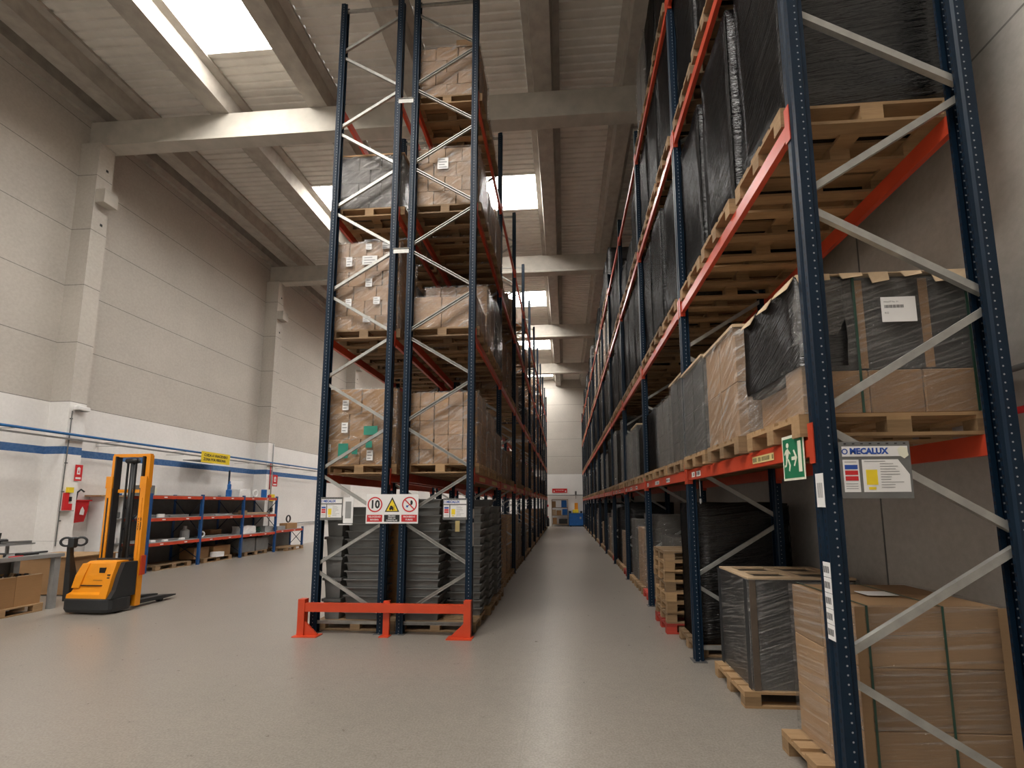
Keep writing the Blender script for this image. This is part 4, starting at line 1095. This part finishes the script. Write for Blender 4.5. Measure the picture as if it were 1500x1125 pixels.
# things on the shelves (y along wall)
def onshelf(name, label, cat, mb, mat, y, lv, dx=-.3, rz=0, group=None, smooth=False):
    z = (.1465, LV[0] + .017, LV[1] + .017, LV[2] + .017, .84 + .017)[lv]
    return small(name, label, mb, mat, (SX + dx, y, z), cat, rz, group, smooth)
bx = lambda w, d, h: MB().bbox(-w / 2, w / 2, -d / 2, d / 2, 0, h, min(.01, w / 6))
rod = lambda l, r: MB().tube([(0, -l / 2, r), (0, l / 2, r)], r, 8)
def rolls(l, r, n):
    return MB().tube([(0, -l / 2, r), (0, l / 2, r)], r, 10)
onshelf('parts_tray', 'long pale metal tray on the middle shelf of the first bay', 'tray', bx(.5, 1.3, .07), 'midgrey', 12.4, 2, -.5)
onshelf('paper_roll', 'white paper roll at the front of the middle shelf, first bay', 'roll', MB().lathe([(.05, 0), (.09, 0), (.09, .1), (.05, .1), (.05, 0)], n=16), 'white', 11.95, 2, -.13)
onshelf('metal_strip', 'dark metal strip on the middle shelf, first bay', 'strip', bx(.06, .6, .04), 'grey', 12.55, 2, -.15)
onshelf('parts_tray', 'pale tray on the lower shelf of the first bay', 'tray', bx(.5, 1.1, .05), 'midgrey', 12.2, 1, -.52)
onshelf('paper_pack', 'small white pack at the left of the lower shelf, first bay', 'pack', bx(.1, .16, .06), 'white', 11.75, 1, -.14)
onshelf('paper_pack', 'small white pack mid lower shelf, first bay', 'pack', bx(.1, .14, .05), 'white', 12.15, 1, -.13)
onshelf('paper_pack', 'white folded pack right on the lower shelf, first bay', 'pack', bx(.1, .14, .06), 'white', 12.72, 1, -.13)
onshelf('plastic_jug', 'clear plastic jug at the right end of the lower shelf, first bay', 'jug', MB().lathe([(.11, 0), (.12, .03), (.12, .26), (.05, .31), (.05, .4), (.06, .4)], n=14), 'midgrey', 13.0, 1, -.3)
onshelf('parts_tray', 'grey tray of fittings on the middle shelf of the second bay', 'tray', bx(.5, 1.4, .06), 'midgrey', 14.15, 2, -.5)
onshelf('metal_strip', 'thin pale strip on the middle shelf of the second bay', 'strip', bx(.05, .7, .03), 'steel', 14.3, 2, -.15)
onshelf('tape_roll', 'clear tape roll standing on the lower shelf, second bay', 'tape', MB().tube([(0, .08 * cos(a), .108 + .08 * sin(a)) for a in [2 * pi * k / 14 for k in range(15)]], .025, 8, False), 'white', 13.55, 1, -.2)
onshelf('parts_tray', 'long thin tray on the lower shelf of the second bay', 'tray', bx(.3, 1.1, .04), 'midgrey', 14.2, 1, -.4)
onshelf('carton', 'brown carton at the back of the lower shelf, second bay', 'carton', bx(.35, .5, .2), 'card', 14.6, 1, -.78)
onshelf('parts_tray', 'brownish tray on the middle shelf of the third bay', 'tray', bx(.5, 1.2, .07), 'tan', 16.1, 2, -.5)
onshelf('small_carton', 'small tan carton on the middle shelf of the third bay', 'carton', bx(.2, .22, .15), 'cardlight', 15.35, 2, -.25)
onshelf('cloth_bundle', 'crumpled pale bundle on the lower shelf of the third bay', 'bundle', film_box(.4, .7, .26, 3.3, .05, (5, 6, 4)), 'white', 15.6, 1, -.35)
onshelf('cable_coil', 'green and dark coil of cable on the lower shelf, third bay', 'coil', MB().tube([(.16 * cos(k * .6), .17 * sin(k * .6), .03 + .004 * k) for k in range(40)], .03, 6), 'strap', 16.2, 1, -.35)
onshelf('cloth_bundle', 'grey crumpled bag at the right of the lower shelf, third bay', 'bundle', film_box(.35, .4, .22, 5.3, .04, (5, 5, 4)), 'midgrey', 16.66, 1, -.3)
onshelf('wire_basket', 'dark wire basket on top of the shelving beside the mast', 'basket', bx(.3, .35, .26), 'grey', 11.3, 3, -.3) if False else None
onshelf('wire_basket', 'dark basket on top of the shelving near the mast', 'basket', bx(.35, .3, .28), 'grey', 11.75, 3, -.5)
onshelf('small_carton', 'pale yellow carton on the shelving top near the mast', 'carton', bx(.2, .18, .22), 'cream', 12.05, 3, -.6)
onshelf('drill_bottle', 'blue stepped bottle on the shelving top, second bay', 'bottle', MB().lathe([(.09, 0), (.09, .22), (.06, .26), (.06, .42), (.03, .46), (.03, .54)], n=14), 'bluebox', 14.55, 3, -.2)
onshelf('steel_post', 'tall thin navy post standing on the shelving top', 'post', bx(.05, .05, .95), 'navy', 14.95, 3, -.55)
onshelf('foam_pack', 'white crumpled foam pack on the shelving top, third bay', 'pack', film_box(.3, .6, .28, 6.1, .05, (4, 6, 4)), 'white', 15.4, 3, -.4)
onshelf('coil_roll', 'white coil on the shelving top, third bay', 'coil', MB().tube([(0, .12 * cos(a), .153 + .12 * sin(a)) for a in [2 * pi * k / 16 for k in range(17)]], .03, 8, False), 'white', 16.0, 3, -.3)
onshelf('blue_can', 'blue can on the shelving top by the second pillar', 'can', MB().lathe([(.1, 0), (.1, .3), (.09, .31)], n=14), 'bluebox', 16.42, 3, -.25)
onshelf('red_part', 'small red part at the end of the shelving top', 'part', bx(.08, .14, .1), 'red', 16.75, 3, -.25)
onshelf('frame_panel', 'white framed panel leaning behind the shelving top', 'panel', bx(.03, .7, .6), 'white', 15.55, 3, -.75)
onshelf('small_carton', 'brown carton on the low shelf at the far end', 'carton', bx(.35, .7, .24), 'card', 18.15, 4, -.3)
onshelf('parts_tray', 'green and grey tray on the low end shelf', 'tray', bx(.4, .5, .14), 'midgrey', 17.4, 4, -.3)
onshelf('handwheel', 'black hand wheel standing on the brown carton at the far end', 'wheel', MB().tube([(0, .13 * cos(a), .275 + .14 + .14 * sin(a)) for a in [2 * pi * k / 16 for k in range(17)]], .03, 8, False), 'black', 18.2, 4, -.35)
onshelf('carton', 'brown carton with white label under the second bay', 'carton', bx(.5, .6, .36), 'card', 13.65, 0, -.5)
onshelf('carton', 'brown carton behind a white bag under the second bay', 'carton', bx(.5, .75, .34), 'card', 14.5, 0, -.5)
onshelf('paper_bag', 'crumpled white bag in front of the brown carton, second bay floor', 'bag', film_box(.2, .35, .16, 2.6, .03, (4, 5, 3)), 'white', 14.15, 0, -.13)
onshelf('grey_tote', 'dark grey tote with white labels under the third bay, nearer one', 'tote', bx(.6, .68, .5), 'grey', 15.6, 0, -.42)
onshelf('grey_tote', 'dark grey tote with tan labels under the third bay, farther one', 'tote', bx(.6, .68, .48), 'grey', 16.34, 0, -.42)

# ------------------------------------------------------------------ far end of the aisle
t = sign_board('notice_sign', 'long red sign with white marks high on the far end wall', 1.28, .36, (-.40, YB - .03, 3.0), 0, 'red')
for x in (-.48, .5): MB().disc_y(0, .06, F, 14, x, -.05).obj('white_dot', 'white', t)
text_obj('lettering', 'EXTINTOR', .14, 'white', t, (0, F, .02))
t = thing('goods_shelf', 'brown open shelf with blue drum boxes against the far end wall', 'shelf', (-1.08, YB - .85, 0))
for x in (0, 1.33): MB().box(x, x + .04, 0, .6, 0, 2.25).obj('side_panel', 'woodold', t)
for z in (.18, .9, 1.55, 2.21): MB().box(.041, 1.329, 0, .6, z, z + .04).obj('shelf', 'woodold', t)
for i, (x, y, z, w, d, h, m, lb) in enumerate(((-.96, 0, 1.592, .3, .4, .5, 'card', 'brown carton on the third shelf at the far end wall'), (-.6, 0, 1.592, .34, .4, .56, 'white', 'white box on the third shelf at the far end wall'), (-.12, 0, 1.592, .44, .4, .58, 'bluebox', 'blue box on the third shelf at the far end wall'),
        (-.95, 0, .942, .3, .4, .45, 'tan', 'tan carton on the second shelf at the far end wall'), (-.55, 0, .942, .4, .4, .4, 'card', 'plain carton mid second shelf at the far end wall'), (-.05, 0, .942, .42, .4, .5, 'bluebox', 'blue box on the second shelf at the far end wall'),
        (-.9, 0, .222, .34, .4, .5, 'card', 'brown carton on the lowest shelf at the far end wall'), (-.2, 0, .222, .7, .4, .4, 'skirt', 'dark case on the lowest shelf at the far end wall'))):
    small('shelf_box', lb, bx(w, d, h), m, (x + .07, YB - .55, z), 'box')
t = thing('blue_container', 'blue steel container at the far end of the aisle', 'container', (1.02, YB - .41, 0))
MB().bbox(-.68, .72, -.38, .38, .06, 1.06, .04).obj('body', 'bluebox', t)
for x in (-.6, .5): MB().box(x, x + .14, -.36, .36, 0, .06).obj('skid', 'black', t)
MB().box(.22, .36, -.392, -.38, .62, .8).obj('label_plate', 'midgrey', t)
MB().box(-.70, .74, -.40, .40, 1.06, 1.10).obj('rim', 'bluebox', t)
t = thing('orange_machine', 'orange machine with yellow base standing on the blue container', 'machine', (.97, YB - .41, 1.1005))
MB().bbox(-.13, .15, -.15, .15, .3, .86, .03).obj('column', 'orange', t); MB().bbox(-.3, .2, -.18, .18, 0, .3, .03).obj('base_block', 'yellow', t)
small('paint_can', 'dark can at the left on the blue container', MB().lathe([(.1, 0), (.1, .18)], n=12), 'black', (.45, YB - .41, 1.101), 'can')
small('paint_can', 'dark can at the right on the blue container', MB().lathe([(.1, 0), (.1, .18)], n=12), 'skirt', (1.4, YB - .41, 1.101), 'can')
t = thing('fire_extinguisher', 'dark fire extinguisher on the floor at the far end wall', 'extinguisher', (-1.42, YB - .5, 0))
MB().lathe([(.12, 0), (.13, .04), (.13, .62), (.06, .74), (.04, .78)], n=14).obj('cylinder', 'black', t, smooth=True); MB().box(-.03, .08, -.02, .02, .78, .84).obj('valve', 'red', t)
o = MB().box(-.06, .06, -.05, 0, -.09, .09).obj('alarm_button', 'red', None, (-1.42, YB + .001, 1.72)); tag(o, 'small red alarm button on the far end wall', 'alarm')
t = thing('wall_lamp', 'dark lamp hanging from the far end wall pipe', 'lamp', (.96, YB - .16, 2.4))
MB().tube([(0, 0, -.1), (0, 0, .25)], .02, 6).obj('stem', 'grey', t); MB().bbox(-.08, .08, -.07, .07, .25, .55, .02).obj('head', 'grey', t)

# ------------------------------------------------------------------ light, world, camera
w = bpy.data.worlds.new('World'); scene.world = w; w.use_nodes = True
bg = w.node_tree.nodes['Background']; bg.inputs[0].default_value = (1.0, .965, .91, 1); bg.inputs[1].default_value = .6
# rectangular area light builder, never called
def area(name, loc, rot, size, power, col=(1, .96, .9)):
    l = bpy.data.lights.new(name, 'AREA'); l.shape = 'RECTANGLE'; l.size, l.size_y = size; l.energy = power; l.color = col
    o = bpy.data.objects.new(name, l); COL.objects.link(o); o.location = loc; o.rotation_euler = rot; return o

f, cx, cy = 637.87, 781.96, 666.41
pit, yaw, roll, H = radians(6.459), radians(-3.988), radians(-.218), 1.854
Fv = Vector((sin(yaw) * cos(pit), cos(yaw) * cos(pit), sin(pit)))
R1 = Vector((cos(yaw), -sin(yaw), 0)); U1 = R1.cross(Fv)
R2 = cos(roll) * R1 + sin(roll) * U1; U2 = -sin(roll) * R1 + cos(roll) * U1
cam = bpy.data.cameras.new('Camera'); co = bpy.data.objects.new('Camera', cam); COL.objects.link(co)
mw = Matrix((R2, U2, -Fv)).transposed().to_4x4(); mw.translation = (0, 0, H)
co.matrix_world = mw
cam.sensor_width = 36; cam.sensor_fit = 'HORIZONTAL'; cam.lens = f / 1500 * 36
cam.shift_x = (750 - cx) / 1500; cam.shift_y = (cy - 562.5) / 1500
cam.clip_start = .05; cam.clip_end = 200
scene.camera = co
scene.view_settings.view_transform = 'Standard'; scene.view_settings.look = 'None'
scene.view_settings.exposure = 0.0; scene.view_settings.gamma = 1
scene.cycles.max_bounces = 10; scene.cycles.diffuse_bounces = 5; scene.cycles.transparent_max_bounces = 16
